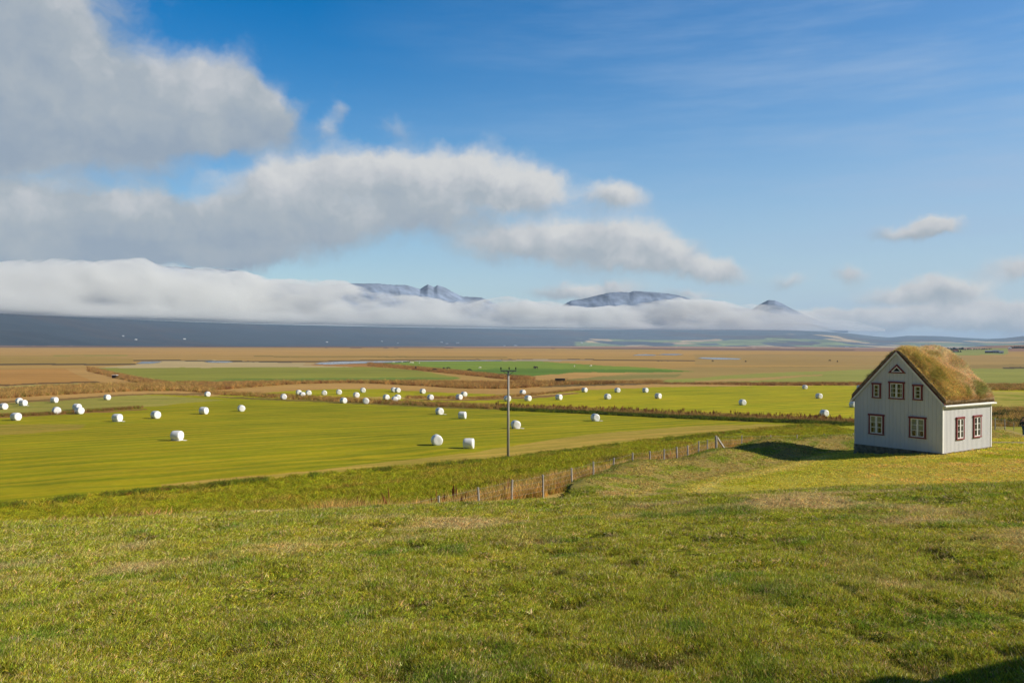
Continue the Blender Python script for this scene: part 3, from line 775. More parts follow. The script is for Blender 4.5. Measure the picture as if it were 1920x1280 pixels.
# ------------------------------------------------------------------ mesh builder
class MB:
    def __init__(self):
        self.v = []; self.f = []
    def add(self, vs, fs):
        o = len(self.v)
        self.v += [tuple(map(float, p)) for p in vs]
        self.f += [tuple(o + i for i in f) for f in fs]
        return self
    def box(self, x0, x1, y0, y1, z0, z1):
        vs = [(x, y, z) for z in (z0, z1) for y in (y0, y1) for x in (x0, x1)]
        return self.add(vs, [(0, 2, 3, 1), (4, 5, 7, 6), (0, 1, 5, 4), (2, 6, 7, 3), (0, 4, 6, 2), (1, 3, 7, 5)])
    def beam(self, a, b, w, h, up=(0, 0, 1)):
        """a bar of section w x h from a to b"""
        a, b = Vector(a), Vector(b)
        d = (b - a).normalized(); u = Vector(up)
        s = d.cross(u)
        if s.length < 1e-4:
            s = d.cross(Vector((0, 1, 0)))
        s.normalize(); u = s.cross(d)
        c = [(-1, -1), (1, -1), (1, 1), (-1, 1)]
        vs = [p + s * (i * w / 2) + u * (j * h / 2) for p in (a, b) for i, j in c]
        return self.add(vs, [(3, 2, 1, 0), (4, 5, 6, 7)] + [(i, (i + 1) % 4, 4 + (i + 1) % 4, 4 + i) for i in range(4)])
    def tube(self, pts, rad, n=8, caps=True):
        pts = [Vector(p) for p in pts]
        rad = rad if isinstance(rad, (list, tuple)) else [rad] * len(pts)
        rings = []
        for i, p in enumerate(pts):
            d = (pts[min(i + 1, len(pts) - 1)] - pts[max(i - 1, 0)]).normalized()
            s = d.cross(Vector((0, 0, 1)))
            if s.length < 1e-3:
                s = Vector((1, 0, 0))
            s.normalize(); u = s.cross(d)
            rings.append([p + (s * math.cos(2 * math.pi * k / n) + u * math.sin(2 * math.pi * k / n)) * rad[i] for k in range(n)])
        vs = [v for r_ in rings for v in r_]
        fs = [(i * n + k, i * n + (k + 1) % n, (i + 1) * n + (k + 1) % n, (i + 1) * n + k) for i in range(len(pts) - 1) for k in range(n)]
        if caps:
            fs += [tuple(range(n))[::-1], tuple(range((len(pts) - 1) * n, len(pts) * n))]
        return self.add(vs, fs)
    def ball(self, c, rx, ry, rz, nu=10, nv=7):
        vs = [(c[0], c[1], c[2] - rz)]
        for i in range(1, nv):
            t = -math.pi / 2 + math.pi * i / nv
            vs += [(c[0] + rx * math.cos(t) * math.cos(2 * math.pi * k / nu), c[1] + ry * math.cos(t) * math.sin(2 * math.pi * k / nu), c[2] + rz * math.sin(t)) for k in range(nu)]
        vs.append((c[0], c[1], c[2] + rz))
        fs = [(0, 1 + (k + 1) % nu, 1 + k) for k in range(nu)]
        for i in range(nv - 2):
            fs += [(1 + i * nu + k, 1 + i * nu + (k + 1) % nu, 1 + (i + 1) * nu + (k + 1) % nu, 1 + (i + 1) * nu + k) for k in range(nu)]
        b = 1 + (nv - 2) * nu
        fs += [(b + k, b + (k + 1) % nu, len(vs) - 1) for k in range(nu)]
        return self.add(vs, fs)
    def mesh(self, name, smooth=False):
        me = bpy.data.meshes.new(name)
        me.from_pydata(self.v, [], self.f)
        bm = bmesh.new(); bm.from_mesh(me)
        bmesh.ops.recalc_face_normals(bm, faces=bm.faces)
        bm.to_mesh(me); bm.free()
        if smooth:
            me.polygons.foreach_set('use_smooth', np.ones(len(me.polygons), bool))
        return me
    def build(self, name, mat, parent=None, smooth=False, bevel=0.0):
        o = link(name, self.mesh(name, smooth), parent, mat)
        if bevel:
            b = o.modifiers.new('bevel', 'BEVEL'); b.width = bevel; b.segments = 1
        return o

def paint(name, col, rough=0.6, var=0.12, scale=3.0, spec=0.3, metal=0.0, bump=0.0, bscale=20.0, stretch=(1, 1, 1)):
    m_, t, bs = material(name)
    co = t.n('ShaderNodeTexCoord').outputs['Object']
    co = t.v('MULTIPLY', co, stretch)
    n = t.noise(co, scale, 5.0, 0.6)
    g = t.rng(n, 0.25, 0.75, 1 - var, 1 + var)
    t.put(bs.inputs['Base Color'], t.mix(1.0, (*col, 1), t.xyz(g, g, g), 'MULTIPLY'))
    bs.inputs['Roughness'].default_value = rough
    bs.inputs['Specular IOR Level'].default_value = spec
    bs.inputs['Metallic'].default_value = metal
    if bump:
        b = t.n('ShaderNodeBump'); b.inputs['Strength'].default_value = bump; b.inputs['Distance'].default_value = 0.02
        t.put(b.inputs['Height'], t.noise(co, bscale, 4.0, 0.6)); t.put(bs.inputs['Normal'], b.outputs[0])
    return m_

M = {
    'wall': paint('grey_board', (0.61, 0.61, 0.63), 0.7, 0.06, 1.4, 0.2, stretch=(1, 1, 0.25)),
    'white': paint('white_paint', (0.80, 0.79, 0.76), 0.5, 0.05, 4.0),
    'barge': paint('weathered_white_paint', (0.80, 0.79, 0.76), 0.6, 0.10, 4.0),
    'red': paint('dark_red_paint', (0.20, 0.030, 0.034), 0.6, 0.15, 6.0),
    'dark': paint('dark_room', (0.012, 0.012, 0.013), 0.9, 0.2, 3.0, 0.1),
    'curtain': paint('lace_curtain', (0.42, 0.43, 0.40), 0.9, 0.25, 40.0, 0.1),
    'stone': paint('foundation_stone', (0.24, 0.20, 0.15), 0.95, 0.65, 3.5, 0.15, bump=0.8, bscale=12.0),
    'post': paint('weathered_wood', (0.40, 0.37, 0.32), 0.9, 0.35, 3.0, 0.15, bump=0.4, bscale=8.0, stretch=(4, 4, 0.6)),
    'pole': paint('grey_pole_wood', (0.36, 0.34, 0.31), 0.9, 0.30, 2.0, 0.15, stretch=(5, 5, 0.35)),
    'steel': paint('galvanised_steel', (0.22, 0.24, 0.23), 0.5, 0.2, 10.0, 0.4, 0.5),
    'wire': paint('fence_wire', (0.30, 0.29, 0.27), 0.5, 0.1, 10.0, 0.4, 0.7),
    'black': paint('black_paint', (0.012, 0.016, 0.015), 0.6, 0.2, 4.0),
    'tyre': paint('tyre_rubber', (0.015, 0.015, 0.016), 0.85, 0.2, 8.0),
    'barn': paint('white_render', (0.80, 0.79, 0.77), 0.8, 0.05, 1.0),
    'roofgrey': paint('sheet_roof', (0.22, 0.24, 0.30), 0.5, 0.1, 1.0),
    'roofred': paint('red_sheet_roof', (0.30, 0.09, 0.07), 0.6, 0.1, 1.0),
    'wool': paint('wool', (0.72, 0.68, 0.58), 0.95, 0.15, 12.0, 0.1),
    'hide': paint('dark_bay_coat', (0.035, 0.022, 0.016), 0.6, 0.3, 4.0, 0.2),
    'needle': paint('dark_spruce_needles', (0.022, 0.036, 0.022), 0.9, 0.5, 0.8, 0.1),
    'bark': paint('bark', (0.05, 0.04, 0.03), 0.9, 0.3, 4.0, 0.1),
    'jacket': paint('dark_jacket_cloth', (0.035, 0.045, 0.045), 0.9, 0.25, 9.0, 0.1),
    'jeans': paint('blue_jeans', (0.055, 0.10, 0.15), 0.9, 0.25, 9.0, 0.1),
    'skin': paint('skin', (0.48, 0.28, 0.20), 0.6, 0.08, 8.0, 0.3),
    'hair': paint('dark_hair', (0.015, 0.011, 0.009), 0.6, 0.3, 20.0, 0.3),
    'shoe': paint('pale_shoe_leather', (0.62, 0.60, 0.52), 0.6, 0.1, 10.0),
    'soil': paint('peat_edge', (0.26, 0.18, 0.10), 0.95, 0.6, 5.0, 0.1, bump=0.8, bscale=9.0),
}

# glass: clear, with the reflection of the sky
gm, gt, gb = material('window_glass')
gt.t.nodes.remove(gb)
tr = gt.n('ShaderNodeBsdfTransparent'); tr.inputs[0].default_value = (0.90, 0.93, 0.92, 1)
gl = gt.n('ShaderNodeBsdfGlossy'); gl.inputs['Roughness'].default_value = 0.03
ms = gt.n('ShaderNodeMixShader'); fr = gt.n('ShaderNodeFresnel'); fr.inputs[0].default_value = 1.5
gt.t.links.new(fr.outputs[0], ms.inputs[0]); gt.t.links.new(tr.outputs[0], ms.inputs[1]); gt.t.links.new(gl.outputs[0], ms.inputs[2])
gt.t.links.new(ms.outputs[0], gt.t.nodes['Material Output'].inputs[0])
M['glass'] = gm

# stretch film of the bales: white, slightly glossy, wound in bands
fm, ft, fb = material('white_bale_film')
fo = ft.n('ShaderNodeTexCoord').outputs['Object']
fn = ft.noise(ft.v('MULTIPLY', fo, (9, 2, 2)), 1.0, 4.0, 0.6)
fg = ft.rng(fn, 0.3, 0.7, 0.93, 1.04)
ft.put(fb.inputs['Base Color'], ft.mix(1.0, (0.80, 0.81, 0.82, 1), ft.xyz(fg, fg, fg), 'MULTIPLY'))
fb.inputs['Roughness'].default_value = 0.38
fbp = ft.n('ShaderNodeBump'); fbp.inputs['Strength'].default_value = 0.5; fbp.inputs['Distance'].default_value = 0.03
ft.put(fbp.inputs['Height'], fn); ft.put(fb.inputs['Normal'], fbp.outputs[0])
M['film'] = fm

# ------------------------------------------------------------------ the turf-roofed house
HZ0 = -6.17 + CAMZ
HRZ = math.atan2(BX[1], BX[0])
HE, HA = 2.78, 5.56
house = empty('turf_house', (HOUSE_N[0], HOUSE_N[1], HZ0), HRZ)
tag(house, 'small pale grey boarded house with dark red window frames and a shaggy golden grass roof', 'house')

def house_hit(px, py, axis, at):
    """point of a wall of the house on a line of sight, in the axes of the house"""
    d = ray(px, py)
    o = np.array([-HOUSE_N[0], -HOUSE_N[1], CAMZ - HZ0])
    lo = np.array([o[0] * BX[0] + o[1] * BX[1], o[0] * AX[0] + o[1] * AX[1], o[2]])
    ld = np.array([d[0] * BX[0] + d[1] * BX[1], d[0] * AX[0] + d[1] * AX[1], d[2]])
    s = (at - lo[axis]) / ld[axis]
    return lo + ld * s

W_, L_ = GABLE_W, SIDE_L
wall = MB()
prof = [(0, 0), (W_, 0), (W_, HE), (W_ / 2, HA), (0, HE)]
wall.add([(0, y, z) for y, z in prof] + [(L_, y, z) for y, z in prof],
         [(0, 1, 2, 3, 4), (9, 8, 7, 6, 5), (0, 5, 6, 1), (1, 6, 7, 2), (2, 7, 8, 3), (3, 8, 9, 4), (4, 9, 5, 0)])
slope = (HA - HE) / (W_ / 2)
for gx, sgn in ((0, -1), (L_, 1)):
    for y in np.arange(0.12, W_ - 0.05, 0.232):
        top = HE + slope * min(y, W_ - y) - 0.03
        xa, xb = sorted((gx, gx + sgn * 0.014))
        wall.box(xa, xb, y - 0.024, y + 0.024, 0.03, top)
for gy, sgn in ((0, -1), (W_, 1)):
    for x in np.arange(0.15, L_ - 0.06, 0.148):
        ya, yb = sorted((gy, gy + sgn * 0.011))
        wall.box(x - 0.013, x + 0.013, ya, yb, 0.03, HE - 0.05)
wall_o = wall.build('wall', M['wall'], house)
for (cx, cy) in ((0, 0), (L_, 0)):
    sx = -1 if cx == 0 else 1; trim = MB()
    x0, x1 = sorted((cx - sx * 0.085, cx + sx * 0.034))
    trim.box(x0, x1, -0.036, -0.0005, 0.0, HE - 0.02)
    trim.build('corner_board', M['white'], house)

def window_on(axis, box, cols, rows, curtain, tri=False):
    """axis 0: gable wall (x = 0), axis 1: long wall (y = 0); box: outer edge of the red casing in metres along the wall and up"""
    a0, a1, z0, z1 = box
    def bx(mb, u0, u1, w0, w1, d0, d1):
        # d: distance in front of the wall
        if axis == 0: mb.box(-d1, -d0, u0, u1, w0, w1)
        else: mb.box(u0, u1, -d1, -d0, w0, w1)
    cw = 0.088
    case = MB()
    bx(case, a0, a0 + cw, z0 + cw, z1 - cw, 0.0, 0.07); bx(case, a1 - cw, a1, z0 + cw, z1 - cw, 0.0, 0.07)
    bx(case, a0 - 0.03, a1 + 0.03, z1 - cw, z1 + 0.012, 0.0, 0.095); bx(case, a0 - 0.015, a1 + 0.015, z0, z0 + cw * 0.8, 0.0, 0.085)
    win = case.build('window', M['red'], house)
    i0, i1, j0, j1 = a0 + cw, a1 - cw, z0 + cw * 0.8, z1 - cw
    sash = MB(); fw = 0.055
    bx(sash, i0, i1, j0, j0 + fw, 0.0, 0.05); bx(sash, i0, i1, j1 - fw, j1, 0.0, 0.05)
    bx(sash, i0, i0 + fw, j0 + fw, j1 - fw, 0.0, 0.05); bx(sash, i1 - fw, i1, j0 + fw, j1 - fw, 0.0, 0.05)
    g = []
    if cols == 2:
        c = (i0 + i1) / 2
        bx(sash, c - 0.055, c + 0.055, j0 + fw, j1 - fw, 0.0, 0.055)
        g = [(i0 + fw, c - 0.055), (c + 0.055, i1 - fw)]
    else:
        g = [(i0 + fw, i1 - fw)]
    hh = (j1 - j0 - 2 * fw)
    for k in range(1, rows):
        zc = j0 + fw + hh * k / rows
        for (u0, u1) in g:
            bx(sash, u0, u1, zc - 0.014, zc + 0.014, 0.004, 0.046)
    sash.build('sash', M['white'], win)
    room = MB(); pane = MB(); cur = MB()
    for (u0, u1) in g:
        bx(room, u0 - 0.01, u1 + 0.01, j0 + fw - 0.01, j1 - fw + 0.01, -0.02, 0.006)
        bx(pane, u0 - 0.006, u1 + 0.006, j0 + fw - 0.006, j1 - fw + 0.006, 0.024, 0.028)
        if curtain > 0:
            nf = 9
            for k in range(nf):                                    # small folds
                ua, ub = u0 + (u1 - u0) * k / nf, u0 + (u1 - u0) * (k + 1) / nf
                bx(cur, ua, ub, j1 - fw - hh * curtain, j1 - fw, 0.009, 0.013 + 0.004 * (k % 2))
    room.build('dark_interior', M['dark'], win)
    if curtain > 0:
        cur.build('curtain', M['curtain'], win)
    pane.build('pane', M['glass'], win)
    return win

def gz(xa, ya, xb, yb):
    sc = 360 / 1772.0
    p = house_hit(1560 + xa * sc, 620 + ya * sc, 0, 0.0); q = house_hit(1560 + xb * sc, 620 + yb * sc, 0, 0.0)
    return min(p[1], q[1]), max(p[1], q[1]), min(p[2], q[2]), max(p[2], q[2])
def sz(xa, ya, xb, yb):
    sc = 360 / 1772.0
    p = house_hit(1560 + xa * sc, 620 + ya * sc, 1, 0.0); q = house_hit(1560 + xb * sc, 620 + yb * sc, 1, 0.0)
    return min(p[0], q[0]), max(p[0], q[0]), min(p[2], q[2]), max(p[2], q[2])
window_on(0, gz(342, 764, 481, 964), 2, 3, 0.42)
window_on(0, gz(716, 789, 869, 998), 2, 3, 0.66)
window_on(0, gz(528, 467, 669, 635), 2, 3, 0.0)
window_on(0, gz(375, 480, 453, 623), 1, 3, 0.0)
window_on(0, gz(750, 495, 837, 643), 1, 3, 0.0)
window_on(1, sz(1143, 799, 1213, 998), 2, 3, 0.66)
window_on(1, sz(1300, 782, 1370, 978), 2, 3, 0.0)
# the little three-cornered window under the ridge
tb = gz(519, 388, 683, 392); ta = gz(600, 308, 601, 311)
ty0, ty1, tz0, tz1, tym = tb[0], tb[1], tb[2], ta[3], (tb[0] + tb[1]) / 2
def tri_ring(s0, s1, d0, d1):
    """a triangular ring between two scales of the same outline"""
    c = (tym, tz0 + (tz1 - tz0) * 0.36)
    o = [(ty0, tz0), (ty1, tz0), (tym, tz1)]
    mb = MB()
    P0 = [(c[0] + (y - c[0]) * s0, c[1] + (z - c[1]) * s0) for y, z in o]
    P1 = [(c[0] + (y - c[0]) * s1, c[1] + (z - c[1]) * s1) for y, z in o]
    for k in range(3):
        q = [P0[k], P0[(k + 1) % 3], P1[(k + 1) % 3], P1[k]]
        mb.add([(-d0, y, z) for y, z in q] + [(-d1, y, z) for y, z in q], [(0, 1, 2, 3), (7, 6, 5, 4), (0, 4, 5, 1), (1, 5, 6, 2), (2, 6, 7, 3), (3, 7, 4, 0)])
    return mb, P1
rg, _ = tri_ring(1.0, 0.66, 0.0, 0.06)
tw = rg.build('window', M['red'], house)
rg, inner = tri_ring(0.66, 0.40, 0.0, 0.045)
rg.build('sash', M['white'], tw)
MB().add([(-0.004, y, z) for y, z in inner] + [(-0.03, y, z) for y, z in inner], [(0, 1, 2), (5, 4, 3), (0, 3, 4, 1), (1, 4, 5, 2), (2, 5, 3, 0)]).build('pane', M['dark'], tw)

# eaves, barge boards, gutter
OV, OG = 0.15, 0.09
deck = MB()
for s in (0, 1):
    def Y_(y): return y if s == 0 else W_ - y
    y0 = -OV
    za = HE - slope * OV
    vs = []
    for x in (-OG + 0.032, L_ + OG - 0.032):
        vs += [(x, Y_(y0), za + 0.02), (x, Y_(W_ / 2), HA + 0.02), (x, Y_(W_ / 2), HA + 0.09), (x, Y_(y0), za + 0.09)]
    deck.add(vs, [(0, 1, 2, 3), (7, 6, 5, 4), (0, 4, 5, 1), (1, 5, 6, 2), (2, 6, 7, 3), (3, 7, 4, 0)])
roof = deck.build('roof', M['barge'], house)
for gx in (-OG, L_ + OG - 0.03):
    bb = MB(); rb = MB()
    for s in (0, 1):
        def Y_(y): return y if s == 0 else W_ - y
        za = HE - slope * OV
        q = [(-OV, za - 0.06), (W_ / 2, HA - 0.06), (W_ / 2, HA + 0.085), (-OV, za + 0.085)]
        bb.add([(x, Y_(y), z) for x in (gx, gx + 0.03) for y, z in q], [(0, 1, 2, 3), (7, 6, 5, 4), (0, 4, 5, 1), (1, 5, 6, 2), (2, 6, 7, 3), (3, 7, 4, 0)])
        q = [(-OV - 0.03, za + 0.072), (W_ / 2, HA + 0.10), (W_ / 2, HA + 0.135), (-OV - 0.03, za + 0.105)]
        rb.add([(x, Y_(y), z) for x in (gx - 0.02, gx + 0.05) for y, z in q], [(0, 1, 2, 3), (7, 6, 5, 4), (0, 4, 5, 1), (1, 5, 6, 2), (2, 6, 7, 3), (3, 7, 4, 0)])
    bb.build('barge_board', M['barge'], roof)
    rb.build('verge_strip', M['red'], roof)
for s in (0, 1):
    gy = -OV - 0.05 if s == 0 else W_ + OV + 0.05
    g = MB()
    g.tube([(-OG - 0.02, gy, HE - slope * OV - 0.005), (L_ + OG + 0.10, gy, HE - slope * OV - 0.03)], 0.052, 12)
    g.box(-0.02, L_ + 0.05, min(gy, gy + (0.08 if s == 0 else -0.08)), max(gy, gy + (0.08 if s == 0 else -0.08)), HE - slope * OV - 0.075, HE - slope * OV - 0.02)
    g.build('gutter', M['white'], roof, smooth=False)

# the turf: thick, lumpy, rounded over the ridge
nx, ny = 56, 90
xs = np.linspace(-OG + 0.05, L_ + OG - 0.05, nx)
ss = np.linspace(-1, 1, ny)
def turf_top(x, s):
    """s from -1 (near eave) over 0 (ridge) to 1"""
    half = W_ / 2 + OV + 0.02
    y = W_ / 2 + s * half
    d = np.sqrt((s * half) ** 2 + 0.26 ** 2) - 0.26             # rounded ridge
    z = HA + 0.11 - slope * d
    edge = sstep(1 - np.abs(s), 0.0, 0.05) * (0.12 + 0.88 * sstep(np.minimum(x + OG, L_ + OG - x), 0.0, 0.95)) * (1 - 0.45 * np.exp(-(s / 0.12) ** 2))
    lump = fbm(x * 1.3 + 9, s * 3.4, 150, 4) * 0.095 + fbm(x * 3.2, s * 8, 155, 3) * 0.055
    return y, z + 0.012 + edge * (0.19 + lump * (0.3 + 0.7 * sstep(np.abs(s), 0.02, 0.35)))
XX, SS = np.meshgrid(xs, ss, indexing='ij')
TY, TZ = turf_top(XX, SS)
UZ = HA + 0.088 - slope * np.abs(SS) * (W_ / 2 + OV + 0.02)
V = np.concatenate([np.stack([XX.ravel(), TY.ravel(), TZ.ravel()], 1), np.stack([XX.ravel(), TY.ravel(), np.minimum(UZ, TZ - 0.03).ravel()], 1)])
q = grid_quads(nx, ny)
n_ = nx * ny
rim = []
idx = np.arange(n_).reshape(nx, ny)
loop = list(idx[:, 0]) + list(idx[-1, 1:]) + list(idx[-2::-1, -1]) + list(idx[0, -2:0:-1])
for a_, b_ in zip(loop, loop[1:] + loop[:1]):
    rim.append((a_, b_, b_ + n_, a_ + n_))
tme = np_mesh('turf', V, np.concatenate([q, q[:, ::-1] + n_, np.array(rim)]))
bm = bmesh.new(); bm.from_mesh(tme); bmesh.ops.recalc_face_normals(bm, faces=bm.faces); bm.to_mesh(tme); bm.free()
turf = link('turf', tme, roof, M['soil'])

# dry-stone foundation
st = MB(); rs = random.Random(4)
def stones(u0, u1, zlo0, zlo1, put):
    rows = 5
    for k in range(rows):
        u = u0 - rs.uniform(0, 0.2)
        while u < u1:
            w_ = rs.uniform(0.18, 0.55)
            um = u + w_ / 2
            lo = zlo0 + (zlo1 - zlo0) * min(max((um - u0) / (u1 - u0), 0), 1)
            h = (0.0 - lo) / rows
            if h > 0.008:
                z0 = lo + h * k
                put(max(u, u0) + 0.014, min(u + w_, u1) - 0.014, z0 + min(0.012, h * 0.2), z0 + h - min(0.012, h * 0.2), rs.uniform(0.03, 0.13))
            u += w_
def jit(mb, vs0):
    n0 = vs0
    for i in range(n0, len(mb.v)):
        x, y, z = mb.v[i]
        mb.v[i] = (x + rs.uniform(-.016, .016), y + rs.uniform(-.016, .016), z + rs.uniform(-.012, .012))
def putg(a, b, z0, z1, d):
    if b - a > 0.02:
        k = len(st.v); st.box(-d, 0.1, a, b, z0, z1); jit(st, k)
def puts(a, b, z0, z1, d):
    if b - a > 0.02:
        k = len(st.v); st.box(a, b, -d, 0.1, z0, z1); jit(st, k)
stones(-0.02, W_ + 0.02, -0.22, -0.80, putg)
stones(-0.02, L_ + 0.02, -0.22, -0.24, puts)
st.box(0.02, L_ - 0.02, 0.02, W_ - 0.02, -0.9, -0.004)
fo_ = st.build('foundation', M['stone'], house, bevel=0.012)

# ------------------------------------------------------------------ fences
def up_at(x, y):
    return float(land(np.array([x]), np.array([y]))[0])

fence = empty('wire_fence', (POSTS[3][0], POSTS[3][1], up_at(POSTS[3][0], POSTS[3][1])))
tag(fence, 'long sagging wire fence on weathered grey posts running behind the grass bank', 'fence')
fb0 = fence.location.copy()
def mk_post(p, w, parent, top=None, name='post'):
    x, y, zt = p
    g = up_at(x, y)
    zt = max(zt, g + 0.25)
    mb = MB()
    a = rng.uniform(-0.03, 0.03, 2)
    mb.tube([(x - fb0.x + a[0] * -0.5, y - fb0.y, g - 0.35 - fb0.z), (x - fb0.x, y - fb0.y, (g + zt) / 2 - fb0.z), (x - fb0.x + a[0], y - fb0.y + a[1], zt - fb0.z)], [w, w * 0.97, w * 0.9], 7)
    return mb.build(name, M['post'], parent)
for i, p in enumerate(POSTS):
    big = abs(POST_TOPS[i][0] - 1343.2) < 1
    mk_post(p, 0.08 if big else (0.05 if i < 14 else 0.042), fence, name='strainer_post' if big else 'post')
sp = POSTS[16]
br = MB(); e_ = ray(1366, 830.5); tt = (sp[2] - CAMZ - 0.62) / e_[2]
br.beam((sp[0] - fb0.x + 0.05, sp[1] - fb0.y, sp[2] - 0.12 - fb0.z), (e_[0] * tt - fb0.x, e_[1] * tt - fb0.y - 0.05, up_at(e_[0] * tt, e_[1] * tt) - 0.02 - fb0.z), 0.10, 0.10)
br.build('brace', M['post'], fence)
wr = MB()
for k, dz in enumerate((0.06, 0.30, 0.52, 0.74)):
    for a_, b_ in zip(POSTS[:-1], POSTS[1:]):
        p0 = Vector((a_[0] - fb0.x, a_[1] - fb0.y - 0.05, a_[2] - dz - fb0.z)); p1 = Vector((b_[0] - fb0.x, b_[1] - fb0.y - 0.05, b_[2] - dz - fb0.z))
        m_ = (p0 + p1) / 2 - Vector((0, 0, 0.02))
        wr.tube([p0, m_, p1], 0.0035, 4, caps=False)
wr.build('wire', M['wire'], fence)

rf_pts = [(1866, 806), (1884, 806), (1901, 806), (1919, 807), (1938, 808)]
rf = [hit(x, y, 60)[0] for x, y in rf_pts]
fence2 = empty('wire_fence', tuple(rf[2])); fb0 = fence2.location.copy()
tag(fence2, 'short wire fence on thin posts below the shrubby bank right of the house', 'fence')
for p in rf:
    mk_post((p[0], p[1], p[2] + 1.05), 0.05, fence2)
wr = MB()
for dz in (0.3, 0.6, 0.95):
    for a_, b_ in zip(rf[:-1], rf[1:]):
        wr.tube([(a_[0] - fb0.x, a_[1] - fb0.y - .05, a_[2] + dz - fb0.z), (b_[0] - fb0.x, b_[1] - fb0.y - .05, b_[2] + dz - fb0.z)], 0.005, 4, caps=False)
wr.build('wire', M['wire'], fence2)

# ------------------------------------------------------------------ utility pole
pb = hit(952.6, 857.5, 50)[0]
dist = math.hypot(pb[0], pb[1])
ptop = ray(952.6, 694); ptz = CAMZ + ptop[2] / math.hypot(ptop[0], ptop[1]) * dist
pole = empty('utility_pole', (pb[0], pb[1], pb[2]))
tag(pole, 'tall weathered wooden power pole with a short crossarm standing in the field edge', 'utility pole')
PH = ptz - pb[2]
MB().tube([(0, 0, -0.5), (0, 0, PH * 0.5), (0, 0, PH)], [0.135, 0.118, 0.095], 12).build('shaft', M['pole'], pole, smooth=True)
cw_ = 30.0 / FPX * dist
ca = MB(); ca.beam((-cw_ / 2, -0.13, PH - 0.06), (cw_ / 2, -0.13, PH - 0.06), 0.10, 0.12)
ca.beam((-0.5, -0.14, PH - 0.12), (0.0, -0.11, PH - 0.55), 0.03, 0.05); ca.beam((0.5, -0.14, PH - 0.12), (0.0, -0.11, PH - 0.55), 0.03, 0.05)
ca.build('crossarm', M['steel'], pole)
for x in (-cw_ / 2 + 0.06, 0.08, cw_ / 2 - 0.06):
    ins = MB(); ins.tube([(x, -0.13, PH), (x, -0.13, PH + 0.10), (x, -0.13, PH + 0.12), (x, -0.13, PH + 0.20), (x, -0.13, PH + 0.22), (x, -0.13, PH + 0.33)], [0.02, 0.02, 0.075, 0.06, 0.07, 0.035], 10)
    ins.build('insulator', M['black'], pole, smooth=True)

# ------------------------------------------------------------------ wrapped hay bales
def bale_mesh(seed):
    rb_ = np.random.default_rng(seed)
    n = 36
    prof = [(-0.60, 0.0), (-0.605, 0.22), (-0.60, 0.42), (-0.575, 0.53), (-0.52, 0.595), (-0.40, 0.622), (-0.2, 0.63), (0.0, 0.632), (0.2, 0.63), (0.40, 0.622), (0.52, 0.595), (0.575, 0.53), (0.60, 0.42), (0.605, 0.22), (0.60, 0.0)]
    vs = []; fs = []
    ph = rb_.uniform(0, 6, 4)
    for i, (x, r) in enumerate(prof):
        for k in range(n):
            t = 2 * math.pi * k / n
            rr = r * (1 + 0.018 * math.sin(3 * t + ph[0]) + 0.012 * math.sin(7 * t + ph[1] + 3 * x) + 0.008 * rb_.normal())
            y, z = rr * math.cos(t), rr * math.sin(t)
            z = max(z, -0.56 - 0.01 * rb_.random())               # weight flattens the foot
            vs.append((x + 0.02 * math.sin(2 * t + ph[2]) * (r / 0.6), y, z + 0.55))
    for i in range(len(prof) - 1):
        for k in range(n):
            fs.append((i * n + k, i * n + (k + 1) % n, (i + 1) * n + (k + 1) % n, (i + 1) * n + k))
    mb = MB().add(vs, fs)
    me = mb.mesh('hay_bale', True)
    me.materials.append(M['film'])
    return me
BALE_M = [bale_mesh(s) for s in range(4)]
flap = MB()
fl = [(-0.5, -0.62, 0.05), (0.45, -0.62, 0.05), (0.62, -0.2, 0.06), (1.05, -0.35, 0.03), (1.25, -0.1, 0.06), (0.9, 0.12, 0.04), (0.55, 0.3, 0.05)]
flap.add([(x, y, z) for x, y, z in fl] + [(x, y, z + 0.025) for x, y, z in fl], [tuple(range(7))[::-1], tuple(range(7, 14))] + [(i, (i + 1) % 7, 7 + (i + 1) % 7, 7 + i) for i in range(7)])
FLAP_ME = flap.mesh('loose_film'); FLAP_ME.materials.append(M['film'])
